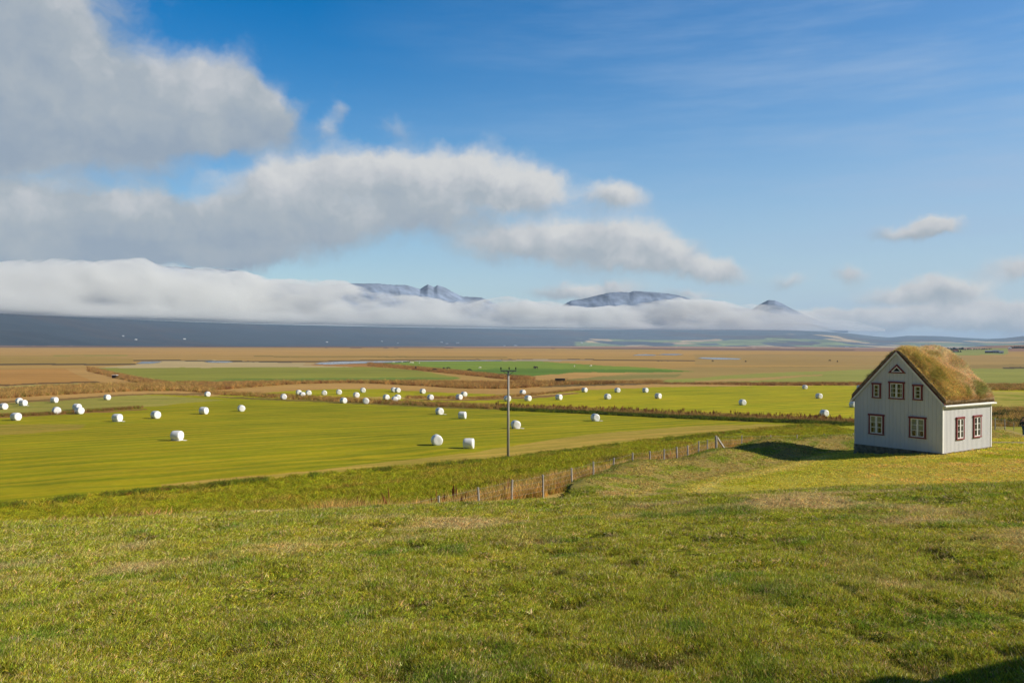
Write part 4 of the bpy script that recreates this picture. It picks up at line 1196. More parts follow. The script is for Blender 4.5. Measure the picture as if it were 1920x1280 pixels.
# centre as sighted, turn of the axle (degrees), loose film, what tells it apart
BALES = [
    (332, 816, 70, 1, 'biggest white wrapped bale in the left half, alone in the mown field'),
    (819, 824, 15, 0, 'left one of the two big white bales near the power pole'),
    (879, 830, 80, 0, 'right one of the two big white bales, nearest bale left of the power pole'),
    (967, 795, 20, 1, 'white bale with loose film just right of the power pole shaft'),
    (1116, 781.6, 20, 1, 'white bale with loose film before the dark weed strip right of the power pole'),
    (824, 770, 25, 1, 'white bale with trailing loose film just below the weed strip'),
    (867, 777.5, 75, 0, 'clean white bale right beside the one with trailing film below the weed strip'),
    (220, 782.5, 65, 1, 'large white bale between the brown weed line and the smaller bale on its right'),
    (292, 777, 60, 0, 'medium white bale between the large bale and the pair farther right'),
    (382, 769.5, 65, 0, 'left one of two white bales spread out above the lone biggest bale'),
    (452.5, 764.5, 30, 0, 'right one of two white bales spread out above the lone biggest bale'),
    (30, 780.5, 70, 0, 'white bale nearest the left edge below the brown weed line'),
    (6.7, 761, 60, 0, 'white bale at the left edge of the picture above the brown weed line'),
    (36, 751, 40, 0, 'hindmost of two touching white bales by the dry bank at left'),
    (43.5, 754.5, 70, 1, 'foremost of two touching white bales by the dry bank at left'),
    (102, 749, 75, 0, 'single white bale under the dry bank, right of two touching bales'),
    (106, 769, 50, 0, 'white bale sitting on the brown weed line in the left field'),
    (144.5, 762.5, 70, 0, 'upper one of the leaning couple of white bales near the brown weed line'),
    (149, 769, 60, 0, 'lower one of the leaning couple of white bales near the brown weed line'),
    (201, 744, 60, 0, 'small white bale close under the dry grass bank, right of the left-hand bales'),
    (389, 738, 45, 0, 'small white bale at the dry bank where the far hay field narrows to a point'),
    (531.8, 743, 20, 0, 'leftmost white bale of the far hay field, set apart before the others'),
    (560, 735, 30, 0, 'back left bale of the loose trio at the left end of the far hay field'),
    (566.5, 739, 30, 0, 'front bale of the loose trio at the left end of the far hay field'),
    (578.5, 736, 25, 0, 'right bale of the loose trio at the left end of the far hay field'),
    (608, 736, 20, 0, 'first white bale right of the loose trio in the far hay field'),
    (635.5, 734.5, 15, 0, 'second white bale right of the loose trio in the far hay field'),
    (668, 740, 35, 0, 'far white bale standing halfway between the dry bank and the ditch weeds'),
    (680.5, 731, 30, 0, 'far white bale close under the bank, above the one halfway to the ditch'),
    (644, 750, 40, 0, 'white bale half sunk in the ditch weeds, left one of two there'),
    (686, 751, 15, 0, 'squarish white bale half sunk in the ditch weeds, right one of two there'),
    (738, 730, 30, 0, 'left bale of the close couple by the dry bank above the middle cluster'),
    (745.5, 731, 30, 0, 'right bale of the close couple by the dry bank above the middle cluster'),
    (724, 744, 35, 0, 'left bale of the cluster of three in the middle of the far hay field'),
    (745.5, 744, 35, 0, 'right back bale of the cluster of three in the middle of the far hay field'),
    (740, 748, 30, 0, 'front bale of the cluster of three in the middle of the far hay field'),
    (792.5, 733, 25, 0, 'white bale by the dry bank, halfway between the close couple and the power pole'),
    (807, 744, 35, 0, 'white bale in the open far field below the one by the bank'),
    (861, 743.5, 35, 0, 'front one of two neighbouring far bales left of the power pole'),
    (870, 738.5, 25, 0, 'back one of two neighbouring far bales left of the power pole'),
    (951.5, 746.5, 30, 0, 'white bale cut in two by the shaft of the power pole'),
    (980, 735, 30, 0, 'small far bale up right of the power pole on the dry strip'),
    (990, 746, 40, 0, 'first white bale right of the power pole in the right hay field'),
    (1048, 744, 45, 0, 'second white bale right of the power pole, below the black box'),
    (1096, 730.5, 45, 0, 'small far bale at the back hedge, right of the black box'),
    (1139, 743, 25, 0, 'third white bale of the front row in the right hay field'),
    (1157.5, 731, 25, 0, 'middle small bale of three along the back of the right hay field'),
    (1210, 731, 30, 0, 'right small bale of three along the back of the right hay field'),
    (1234, 742, 35, 0, 'fourth white bale of the front row in the right hay field'),
    (1392, 753.6, 20, 0, 'lone white bale in the open centre of the right hay field'),
    (1509, 725, 15, 0, 'small white bale far back near the house, under the dry hedge line'),
    (1535.6, 742, 20, 0, 'white bale in mid field just left of the house gable'),
    (1545.5, 773.5, 15, 0, 'largest white bale of the right hay field, behind brown weeds near the house'),
    (1599.6, 757.6, 20, 0, 'white bale half hidden behind the left wall of the house'),
    (1611.5, 726, 20, 0, 'white bale peeping out above the left eave of the house'),
]
for i, (px, py, ax, lf, lab) in enumerate(BALES):
    d = ray(px, py); r_ = 120.0
    u = d / math.hypot(d[0], d[1])
    for _ in range(40):                                    # centre of the bale 0.6 m above the field
        g = up_at(u[0] * r_, u[1] * r_)
        r_ = 0.5 * r_ + 0.5 * (g + 0.60 - CAMZ) / u[2]
    o = link('hay_bale', BALE_M[i % 4])
    o.location = (u[0] * r_, u[1] * r_, up_at(u[0] * r_, u[1] * r_) - 0.02)
    o.rotation_euler = (0, 0, R(ax - 90 + rng.uniform(-8, 8)))
    o.scale = (rng.uniform(0.96, 1.04),) * 3
    tag(o, lab, 'hay bale', 'white wrapped hay bales lying in the mown fields')
    if lf:
        f = link('loose_film', FLAP_ME, o)
        f.rotation_euler = (0, 0, -o.rotation_euler.z)

# ------------------------------------------------------------------ water of the river in the marsh
wm, wt_, wb = material('river_water')
wb.inputs['Base Color'].default_value = (0.05, 0.07, 0.08, 1)
wb.inputs['Roughness'].default_value = 0.06
wb.inputs['IOR'].default_value = 1.33
wbp = wt_.n('ShaderNodeBump'); wbp.inputs['Strength'].default_value = 0.06
wt_.put(wbp.inputs['Height'], wt_.noise(wt_.n('ShaderNodeNewGeometry').outputs['Position'], 0.8, 3.0))
wt_.put(wb.inputs['Normal'], wbp.outputs[0])
WATERS = [
    [(254, 681.0), (268, 677.4), (303, 677.2), (298, 679.0), (284, 681.2), (262, 681.6)],
    [(383, 678.0), (392, 676.6), (430, 677.2), (438, 678.4), (424, 679.6), (398, 679.6)],
    [(588, 681.8), (600, 679.4), (640, 677.4), (700, 676.8), (770, 676.4), (760, 677.4), (712, 679.6), (660, 681.4), (612, 683.2)],
    [(770, 676.4), (860, 675.6), (940, 675.4), (940, 676.2), (860, 676.8), (790, 677.4)],
    [(1186, 666.0), (1194, 664.4), (1212, 664.0), (1232, 665.0), (1226, 666.6)],
    [(1232, 665.2), (1244, 663.4), (1272, 663.2), (1282, 664.6), (1262, 665.6)],
    [(1308, 671.6), (1316, 669.8), (1352, 670.4), (1390, 672.0), (1384, 673.8), (1340, 673.4)],
]
for poly in WATERS:
    pts = hit([p[0] for p in poly], [p[1] for p in poly], 200)
    zt = pts[:, 2].max() + 0.15
    mb = MB(); n = len(pts)
    # the same outline on the level of the water
    lv = []
    for (px, py) in poly:
        d = ray(px, py); s = (zt - CAMZ) / d[2]
        lv.append((d[0] * s, d[1] * s, zt))
    c = np.mean(lv, 0)
    fine = []
    for a_, b_ in zip(lv, lv[1:] + lv[:1]):
        for k in range(6):
            p = np.array(a_) * (1 - k / 6) + np.array(b_) * k / 6
            j = 1 + 0.05 * rng.normal()
            fine.append(c + (p - c) * np.array([1 + 0.01 * rng.normal(), j, 1]))
    m2 = len(fine)
    mb.add([(*p[:2], zt) for p in fine] + [(*p[:2], zt - 0.8) for p in fine], [tuple(range(m2)), tuple(range(m2, 2 * m2))[::-1]] + [(i, (i + 1) % m2, m2 + (i + 1) % m2, m2 + i) for i in range(m2)])
    tag(mb.build('river', wm), kind='structure')

# ------------------------------------------------------------------ the black box in the marsh, the little hut, drums
def place(px, py, rmin=60):
    return hit(px, py, rmin)[0]

p = place(1050, 718.2); w_ = 18.5 / FPX * math.hypot(p[0], p[1]); h_ = 7.6 / FPX * math.hypot(p[0], p[1])
box = empty('cattle_trailer', tuple(p)); tag(box, 'black box trailer standing alone in the dry grass right of the power pole', 'trailer')
mb = MB().box(-w_ / 2, w_ / 2, -1.0, 1.0, 0.45, h_ + 0.2)
for k in range(7):
    x = -w_ / 2 + w_ * (k + 0.5) / 7
    mb.box(x - 0.04, x + 0.04, -1.05, -1.0, 0.5, h_ + 0.15)
mb.build('body', M['black'], box)
for x in (-0.5, 0.55):
    for y in (-0.95, 0.95):
        MB().tube([(x, y - 0.12, 0.42), (x, y + 0.12, 0.42)], 0.42, 14).build('wheel', M['tyre'], box)
gt_ = MB(); x0 = w_ / 2
for z in (0.5, 0.9, 1.3, 1.6):
    gt_.beam((x0, -1.0, z), (x0 + 0.75, -1.15, z), 0.04, 0.04)
gt_.beam((x0 + 0.75, -1.15, 0.1), (x0 + 0.75, -1.15, 1.65), 0.05, 0.05)
gt_.build('ramp_gate', M['black'], box)

p = place(215.5, 708.6); dd_ = math.hypot(p[0], p[1]); s_ = 7.4 / FPX * dd_
hut = empty('small_hut', tuple(p)); tag(hut, 'tiny dark hut with a pale flat roof on the dry bank at left', 'hut')
MB().box(-s_ / 2, s_ / 2, -0.7, 0.7, 0.0, s_ * 0.66).box(s_ * 0.1, s_ * 0.3, -0.74, -0.7, 0.02, s_ * 0.5).build('wall', M['hide'], hut)
MB().box(-s_ * 0.56, s_ * 0.56, -0.85, 0.85, s_ * 0.66, s_ * 0.74).build('roof', M['barn'], hut)

# ------------------------------------------------------------------ grazing animals on the far pastures
def quadruped(name, kind):
    """a grazing animal as one skinned body; +x is its head"""
    sc = {'horse': 1.0, 'sheep': 0.62}[kind]
    V = [(-0.55, 0, 1.12), (-0.1, 0, 1.08), (0.45, 0, 1.12), (0.85, 0, 1.02), (1.18, 0, 0.62), (1.34, 0, 0.30)]
    E = [(0, 1), (1, 2), (2, 3), (3, 4), (4, 5)]
    Rr = [0.25, 0.29, 0.26, 0.15, 0.11, 0.06]
    if kind == 'sheep':
        V = [(-0.55, 0, 0.92), (-0.1, 0, 0.92), (0.45, 0, 0.92), (0.75, 0, 0.82), (0.98, 0, 0.48), (1.08, 0, 0.25)]
        Rr = [0.34, 0.40, 0.34, 0.17, 0.11, 0.07]
    def leg(root, x, side, hind):
        n = len(V); zt = V[root][2] - Rr[root] * 0.5
        k = [(x, side * 0.17, zt), (x + (0.08 if hind else 0.0), side * 0.19, zt * 0.62), (x + (-0.10 if hind else 0.01), side * 0.19, zt * 0.36), (x + (-0.05 if hind else 0.0), side * 0.19, 0.02)]
        V.extend(k); Rr.extend([0.13, 0.085, 0.05, 0.045] if hind else [0.11, 0.07, 0.048, 0.045])
        E.extend([(root, n), (n, n + 1), (n + 1, n + 2), (n + 2, n + 3)])
    for s in (-1, 1):
        leg(0, -0.52, s, True); leg(2, 0.46, s, False)
    n = len(V)
    V.extend([(-0.82, 0, 1.02), (-0.9, 0, 0.55)] if kind == 'horse' else [(-0.9, 0, 0.9), (-0.93, 0, 0.7)]); Rr.extend([0.06, 0.05]); E.extend([(0, n), (n, n + 1)])
    for s in (-1, 1):
        n = len(V); V.append((V[4][0] - 0.02, s * 0.12, V[4][2] + 0.13)); Rr.append(0.03); E.append((4, n))
    me = bpy.data.meshes.new(name); me.from_pydata([tuple(c * sc for c in v) for v in V], E, [])
    o = link(name, me)
    md = o.modifiers.new('skin', 'SKIN')
    sv = me.skin_vertices[0].data if me.skin_vertices else None
    if sv is None:
        bm = bmesh.new(); bm.from_mesh(me); bm.verts.layers.skin.verify(); bm.to_mesh(me); bm.free(); sv = me.skin_vertices[0].data
    for i, r_ in enumerate(Rr):
        sv[i].radius = (r_ * sc, r_ * sc)
    sv[0].use_root = True
    o.modifiers.new('smooth', 'SUBSURF').levels = 1
    bpy.context.view_layer.update()
    dg = bpy.context.evaluated_depsgraph_get()
    m2 = bpy.data.meshes.new_from_object(o.evaluated_get(dg)); m2.name = name
    bpy.data.objects.remove(o)
    m2.materials.clear(); m2.materials.append(M['hide' if kind == 'horse' else 'wool'])
    return m2
HORSE, SHEEP = quadruped('horse', 'horse'), quadruped('sheep', 'sheep')
HERD = [
    (738, 680.5, 0, 'white sheep at the left end of the line grazing by the river'),
    (753, 680.0, 0, 'second white sheep from the left grazing by the river'),
    (770, 681.0, 0, 'left of two close white sheep in the middle of the bright pasture'),
    (774, 681.2, 0, 'right of two close white sheep in the middle of the bright pasture'),
    (786, 681.6, 0, 'white sheep at the right end of the line grazing by the river'),
    (900, 691.2, 0, 'white sheep by itself just left of the top of the power pole'),
    (1077, 688.0, 0, 'white sheep on the pasture right of the power pole top, left of two'),
    (1108, 687.4, 0, 'white sheep on the pasture right of the power pole top, right of two'),
    (779.5, 692.6, 1, 'dark horse standing alone at the dry bank, leftmost of the herd'),
    (815.5, 696.6, 1, 'dark horse at the edge of the dry bank below the green pasture'),
    (832, 694.4, 1, 'dark horse on the green pasture, left of two near each other'),
    (841, 693.6, 1, 'dark horse on the green pasture, right of two near each other'),
    (881, 697.6, 1, 'dark horse nearest the power pole on the green pasture'),
    (1002, 691.6, 1, 'left one of two dark horses just right of the power pole top'),
    (1006, 692.0, 1, 'right one of two dark horses just right of the power pole top'),
    (1336, 678.4, 1, 'dark horse on the dry marsh right of the curved pond'),
    (1398, 679.2, 1, 'dark horse on the dry marsh, second right of the curved pond'),
    (1556, 677.4, 1, 'dark horse on the tan marsh, left of two before the house gable'),
    (1570, 679.2, 1, 'dark horse on the tan marsh, right of two before the house gable'),
]
for px, py, k, lab in HERD:
    p = place(px, py, 150)
    o = link('horse' if k else 'sheep', HORSE if k else SHEEP)
    o.location = tuple(p); o.rotation_euler = (0, 0, rng.uniform(0, 6.28)); o.scale = (1.25,) * 3 if k else (1.5,) * 3
    tag(o, lab, 'horse' if k else 'sheep', 'dark horses on the marsh pastures' if k else 'white sheep on the far pasture')

# ------------------------------------------------------------------ far farms
def gabled(name, px, py, wpx, hpx, depth, wall, roof, lab, grp=None, wins=3, rmin=900, yaw=0.0, at=None):
    p = place(px, py, rmin) if at is None else at
    dd = math.hypot(p[0], p[1]); w_ = wpx / FPX * dd; h = hpx / FPX * dd
    o = empty(name, tuple(p), -math.atan2(p[0], p[1]) + yaw)
    tag(o, lab, 'farm building', grp)
    e = h * 0.62
    b = MB(); d2 = depth * w_ / 2
    b.add([(x, y, z) for x in (-w_ / 2, w_ / 2) for y, z in ((-d2, -2), (d2, -2), (d2, e), (0, h), (-d2, e))], [(0, 1, 2, 3, 4), (9, 8, 7, 6, 5)] + [(i, i + 5, (i + 1) % 5 + 5, (i + 1) % 5) for i in range(5)])
    b.build('wall', wall, o)
    r_ = MB(); t = h * 0.05
    for s in (-1, 1):
        q = [(s * d2 * 1.08, e - 0.08 * (h - e)), (0, h + 0.01), (0, h + t), (s * d2 * 1.08, e - 0.08 * (h - e) + t)]
        r_.add([(x, y, z) for x in (-w_ / 2 * 1.03, w_ / 2 * 1.03) for y, z in q], [(0, 1, 2, 3), (7, 6, 5, 4), (0, 4, 5, 1), (1, 5, 6, 2), (2, 6, 7, 3), (3, 7, 4, 0)])
    r_.build('roof', roof, o)
    for k in range(wins):
        x = -w_ / 2 + w_ * (k + 0.5) / wins
        MB().box(x - w_ * 0.05, x + w_ * 0.05, -d2 - 0.12, -d2 + 0.05, e * 0.35, e * 0.8).build('window', M['dark'], o)
    return o
gabled('barn', 1877.5, 662.6, 6.5, 4.2, 1.3, M['barn'], M['roofgrey'], 'white end barn at the right of the farm on the green rise', None, 1, 900)
gabled('barn', 1867.5, 661.6, 9.5, 4.6, 0.8, M['roofgrey'], M['roofgrey'], 'blue grey barn beside the white end barn on the green rise', None, 2, 900)
gabled('barn', 1855.0, 661.4, 12.5, 3.8, 0.7, M['hide'], M['roofgrey'], 'long dark barn left of the blue grey barn on the green rise', None, 2, 900)
gabled('farmhouse', 1849.0, 661.4, 3.4, 3.0, 0.9, M['barn'], M['barn'], 'small white shed at the left end of the farm on the rise', None, 1, 900)
gabled('farmhouse', 1792, 660.0, 7.5, 3.6, 0.7, M['barn'], M['roofred'], 'white farmhouse with red roof among dark trees above the turf roof', None, 2, 900)
gabled('farmhouse', 1893.5, 653.8, 4.5, 2.4, 0.8, M['barn'], M['barn'], 'tiny white house high on the rise beside the right tree belt', None, 1, 900)

# farms at the foot of the hills
HV = np.empty(len(hills.data.vertices) * 3); hills.data.vertices.foreach_get('co', HV); HV = HV.reshape(-1, 3)
hpx, hpy, _ = to_px(HV[:, 0], HV[:, 1], HV[:, 2])
def hill_at(px, py):
    i = np.argmin((hpx - px) ** 2 * 0.2 + (hpy - py) ** 2 * 4)
    p = HV[i].copy(); d = ray(px, py); r_ = math.hypot(p[0], p[1]); k = r_ / math.hypot(d[0], d[1])
    return np.array([d[0] * k, d[1] * k, p[2] - 2])
FARMS = [(231, 630.5, 4, 2.6, 'white house above the bright green home field on the dark hillside'), (255, 636.8, 5, 2.2, 'low white barn at the foot of the bright home field on the hillside'),
         (346, 636.0, 5, 2.4, 'pale farmstead by the dark shelter belt at the left hill foot'), (613, 641.5, 5, 2.2, 'lone pale barn at the hill foot, left of the peaks'),
         (716, 640.4, 4.5, 2.4, 'small white farm below the twin peaks'), (746, 643, 3.2, 2, 'tiny white shed right of the farm below the twin peaks'),
         (828, 641.8, 6, 2.6, 'upper long white barn of the hill farm right of the twin peaks'), (838, 644.6, 6, 2.2, 'lower long white barn of the hill farm right of the twin peaks'),
         (858, 643.2, 7, 2.8, 'white barn at the right end of the hill farm under the low cloud'), (946, 648.4, 4, 2.4, 'small white house behind the power pole at the hill foot'),
         (967, 648.2, 7, 2.6, 'broad white barn right behind the power pole at the hill foot'), (1091, 643, 5, 2.2, 'white farm on the slope under the flat topped mountain'),
         (1272, 650, 4.2, 3.2, 'bright white house at the marsh edge left of the pale slopes'), (1306, 652.6, 4, 2, 'small white shed on the pale hill fields'),
         (1588, 654.2, 7, 2.6, 'left one of the two white barns at the end of the hill spur'), (1607, 654.4, 6, 2.4, 'right one of the two white barns at the end of the hill spur')]
for px, py, w_, h_, lab in FARMS:
    gabled('farm_building', px, py, w_ * 0.8, h_ * 0.8, 0.7, M['barn'], M['roofgrey'] if w_ < 4.6 or w_ > 5.5 else M['barn'], lab, 'white farm buildings at the foot of the hills', 1, at=hill_at(px, py))

# dark spruces in belts on the rise
def tree_mesh():
    r_ = np.random.default_rng(5)
    V = []; F = []
    for k in range(900):
        z = r_.uniform(0.12, 1.0); rad = (1.02 - z) * 0.34 * r_.uniform(0.45, 1.08); a = r_.uniform(0, 2 * math.pi)
        c = np.array([rad * math.cos(a), rad * math.sin(a), z]); s = 0.045 + 0.03 * r_.random()
        u = r_.normal(size=3); u /= np.linalg.norm(u); v = np.cross(u, r_.normal(size=3)); v /= np.linalg.norm(v)
        n = len(V); V += [c + u * s, c + v * s * 0.6, c - u * s, c - v * s * 0.6]; F.append((n, n + 1, n + 2, n + 3))
    me = bpy.data.meshes.new('crown'); me.from_pydata([tuple(v) for v in V], [], F); me.materials.append(M['needle'])
    return me
CROWN = tree_mesh()
TRUNK = MB().tube([(0, 0, -0.05), (0, 0, 0.3), (0, 0, 0.9)], [0.03, 0.025, 0.006], 7).mesh('trunk'); TRUNK.materials.append(M['bark'])
def spruce(px, py, hpx_, wd=1.0, lab=None):
    p = place(px, py, 900); dd = math.hypot(p[0], p[1]); h = hpx_ / FPX * dd
    t = empty('spruce_tree', tuple(p), rng.uniform(0, 6))
    for nm, me in (('crown', CROWN), ('trunk', TRUNK)):
        c = link(nm, me, t); c.scale = (h * wd, h * wd, h)
    tag(t, lab, 'tree', 'dark spruces in the shelter belts on the rise')
spruce(1761, 655.6, 3.6, 1.6, 'single dark tree by itself left of the tree belt, over the turf roof')
for k, x in enumerate(np.concatenate([np.linspace(1774, 1806, 13), np.linspace(1810, 1858, 14)])):
    spruce(x + rng.uniform(-0.8, 0.8), 656.6 - 0.022 * (x - 1774) + rng.uniform(-0.4, 0.4), rng.uniform(3.0, 4.6) if x < 1808 else rng.uniform(1.8, 2.8), 1.9, 'dark spruce in the long shelter belt along the skyline right of the turf roof')
for k, x in enumerate(np.linspace(1896, 1930, 11)):
    spruce(x, 653.2 + rng.uniform(-0.3, 0.3), rng.uniform(2.6, 4.2), 1.9, 'dark spruce in the short shelter belt at the right edge of the skyline')
for x in (1783, 1787, 1797, 1801):
    spruce(x, 660.2, rng.uniform(2.4, 3.2), 2.0, 'dark garden tree beside the white farmhouse with red roof')

# ------------------------------------------------------------------ the walker at the right edge
def skin_body(name, V, E, Rr, mat, parent, sub=2):
    me = bpy.data.meshes.new(name); me.from_pydata(V, E, [])
    bm = bmesh.new(); bm.from_mesh(me); bm.verts.layers.skin.verify(); bm.to_mesh(me); bm.free()
    o = link(name, me)
    o.modifiers.new('skin', 'SKIN')
    for i, r_ in enumerate(Rr):
        me.skin_vertices[0].data[i].radius = r_ if isinstance(r_, tuple) else (r_, r_)
    me.skin_vertices[0].data[0].use_root = True
    o.modifiers.new('smooth', 'SUBSURF').levels = sub
    bpy.context.view_layer.update()
    m2 = bpy.data.meshes.new_from_object(o.evaluated_get(bpy.context.evaluated_depsgraph_get())); m2.name = name
    bpy.data.objects.remove(o)
    m2.materials.clear()
    m2.polygons.foreach_set('use_smooth', np.ones(len(m2.polygons), bool))
    return link(name, m2, parent, mat)
pp = place(1919.5, 817.5, 55)
person = empty('person', tuple(pp), R(200))
tag(person, 'person in a dark jacket and blue jeans walking on the lawn at the right edge', 'person')
# pelvis, spine, neck, head, arms with hands, striding legs (x: forward)
BV = [(0, 0, 0.93), (0.01, 0, 1.12), (0.03, 0, 1.34), (0.04, 0, 1.47), (0.06, 0, 1.56), (0.07, 0, 1.66),
      (0.03, 0.19, 1.40), (-0.06, 0.24, 1.14), (0.08, 0.24, 0.92), (0.12, 0.24, 0.83),
      (0.03, -0.19, 1.40), (0.02, -0.25, 1.13), (0.20, -0.23, 0.97), (0.27, -0.22, 0.91),
      (0.02, 0.10, 0.86), (0.20, 0.10, 0.49), (0.16, 0.10, 0.09), (0.29, 0.10, 0.04),
      (-0.02, -0.10, 0.86), (-0.08, -0.10, 0.48), (-0.32, -0.10, 0.16), (-0.22, -0.10, 0.05)]
BE = [(0, 1), (1, 2), (2, 3), (3, 4), (4, 5), (2, 6), (6, 7), (7, 8), (8, 9), (2, 10), (10, 11), (11, 12), (12, 13),
      (0, 14), (14, 15), (15, 16), (16, 17), (0, 18), (18, 19), (19, 20), (20, 21)]
BR = [(0.11, 0.15), (0.10, 0.14), (0.11, 0.16), 0.055, 0.085, 0.085, 0.06, 0.045, 0.036, 0.03, 0.06, 0.045, 0.036, 0.03, 0.085, 0.06, 0.04, 0.035, 0.085, 0.06, 0.04, 0.035]
skin_body('body', BV, BE, BR, M['skin'], person)
def sub_chain(ids, grow):
    mp = {i: k for k, i in enumerate(ids)}
    return [BV[i] for i in ids], [(mp[a], mp[b]) for a, b in BE if a in mp and b in mp], [tuple(c + grow for c in (BR[i] if isinstance(BR[i], tuple) else (BR[i], BR[i]))) for i in ids]
skin_body('jacket', *sub_chain([0, 1, 2, 6, 7, 8, 10, 11, 12], 0.028), M['jacket'], person)
skin_body('jeans', *sub_chain([0, 14, 15, 16, 18, 19, 20], 0.018), M['jeans'], person)
MB().ball((0.045, 0, 1.665), 0.105, 0.095, 0.10, 14, 9).build('hair', M['hair'], person, smooth=True)
MB().ball((0.155, 0, 1.60), 0.018, 0.016, 0.024, 8, 6).build('nose', M['skin'], person, smooth=True)
for i, j in ((16, 17), (20, 21)):
    a_, b_ = BV[i], BV[j]
    MB().tube([(a_[0] - 0.05, a_[1], a_[2] - 0.03), (a_[0] + 0.02, a_[1], a_[2] - 0.02), (b_[0], b_[1], b_[2]), (b_[0] + 0.05, b_[1], b_[2] - 0.01)], [0.035, 0.06, 0.05, 0.025], 10).build('shoe', M['shoe'], person, smooth=True)
for s, (ix, dx) in ((1, (9, 1)), (-1, (13, 1))):
    h = BV[ix]
    for k in range(4):
        y0 = h[1] + (k - 1.5) * 0.019
        MB().tube([(h[0], y0, h[2]), (h[0] + 0.03, y0, h[2] - 0.04), (h[0] + 0.045, y0, h[2] - 0.075 + 0.008 * abs(k - 1.5))], [0.009, 0.008, 0.006], 6).build('finger', M['skin'], person, smooth=True)
    MB().tube([(h[0], h[1] - s * 0.03, h[2] + 0.02), (h[0] + 0.045, h[1] - s * 0.045, h[2] - 0.03)], [0.010, 0.007], 6).build('thumb', M['skin'], person, smooth=True)

# ------------------------------------------------------------------ grass
def leaf_material(name, rough=0.75):
    m_, t, bs = material(name)
    a = t.n('ShaderNodeAttribute', attribute_name='tint', attribute_type='INSTANCER').outputs['Color']
    b = t.n('ShaderNodeAttribute', attribute_name='shade_of_blade').outputs['Color']
    t.put(bs.inputs['Base Color'], t.mix(1.0, a, b, 'MULTIPLY'))
    bs.inputs['Roughness'].default_value = rough
    bs.inputs['Specular IOR Level'].default_value = 0.25
    tl = t.n('ShaderNodeBsdfTranslucent'); t.put(tl.inputs[0], t.mix(1.0, a, b, 'MULTIPLY'))
    mx = t.n('ShaderNodeMixShader'); mx.inputs[0].default_value = 0.28
    out = t.t.nodes['Material Output']
    t.t.links.new(bs.outputs[0], mx.inputs[1]); t.t.links.new(tl.outputs[0], mx.inputs[2]); t.t.links.new(mx.outputs[0], out.inputs[0])
    return m_
LEAF = leaf_material('grass_blade')

def tuft(name, seed, n, spread, hmin, hmax, wid, lean, seg=3, droop=0.5, comb=(0, 0), head=0.0):
    r_ = np.random.default_rng(seed)
    V = []; F = []; Cc = []
    for k in range(n):
        a = r_.uniform(0, 2 * math.pi); d = spread * math.sqrt(r_.random())
        base = np.array([d * math.cos(a), d * math.sin(a), -0.01])
        h = r_.uniform(hmin, hmax); la = r_.uniform(0, 2 * math.pi); ln = lean * r_.uniform(0.2, 1.0)
        dirv = np.array([math.cos(la) * ln + comb[0], math.sin(la) * ln + comb[1], 1.0]); dirv /= np.linalg.norm(dirv)
        side = np.cross(dirv, [math.cos(la + 1.3), math.sin(la + 1.3), 0.1]); side /= np.linalg.norm(side)
        w_ = wid * r_.uniform(0.7, 1.3)
        hue = np.array([r_.uniform(0.78, 1.25), r_.uniform(0.85, 1.15), r_.uniform(0.7, 1.3)]) * r_.choice([0.55, 0.8, 1.0, 1.25, 1.55])
        o = len(V)
        p = base.copy(); dv = dirv.copy()
        for s in range(seg + 1):
            t = s / seg
            ww = w_ * (1 - 0.85 * t ** 1.5)
            if head and t > 0.66: ww = w_ * head * (1.0 if t < 0.99 else 0.3)
            V += [p - side * ww / 2, p + side * ww / 2]
            Cc += [hue, hue]
            p = p + dv * h / seg
            hz_ = np.array([dirv[0], dirv[1], 0.0]); dv = dv + (hz_ * 1.0 + np.array([0, 0, -0.35])) * droop / seg * 1.2
            dv /= np.linalg.norm(dv)
        for s in range(seg):
            F.append((o + 2 * s, o + 2 * s + 1, o + 2 * s + 3, o + 2 * s + 2))
    me = bpy.data.meshes.new(name)
    me.from_pydata([tuple(v) for v in V], [], F)
    at_ = me.attributes.new('shade_of_blade', 'FLOAT_COLOR', 'POINT')
    at_.data.foreach_set('color', np.concatenate([np.array(Cc), np.ones((len(Cc), 1))], 1).astype(np.float32).ravel())
    me.materials.append(LEAF)
    me.polygons.foreach_set('use_smooth', np.ones(len(me.polygons), bool))
    return me

def tuft_set(name, meshes):
    c = bpy.data.collections.new(name)
    for i, me in enumerate(meshes):
        o = bpy.data.objects.new(me.name, me)
        c.objects.link(o)
    return c

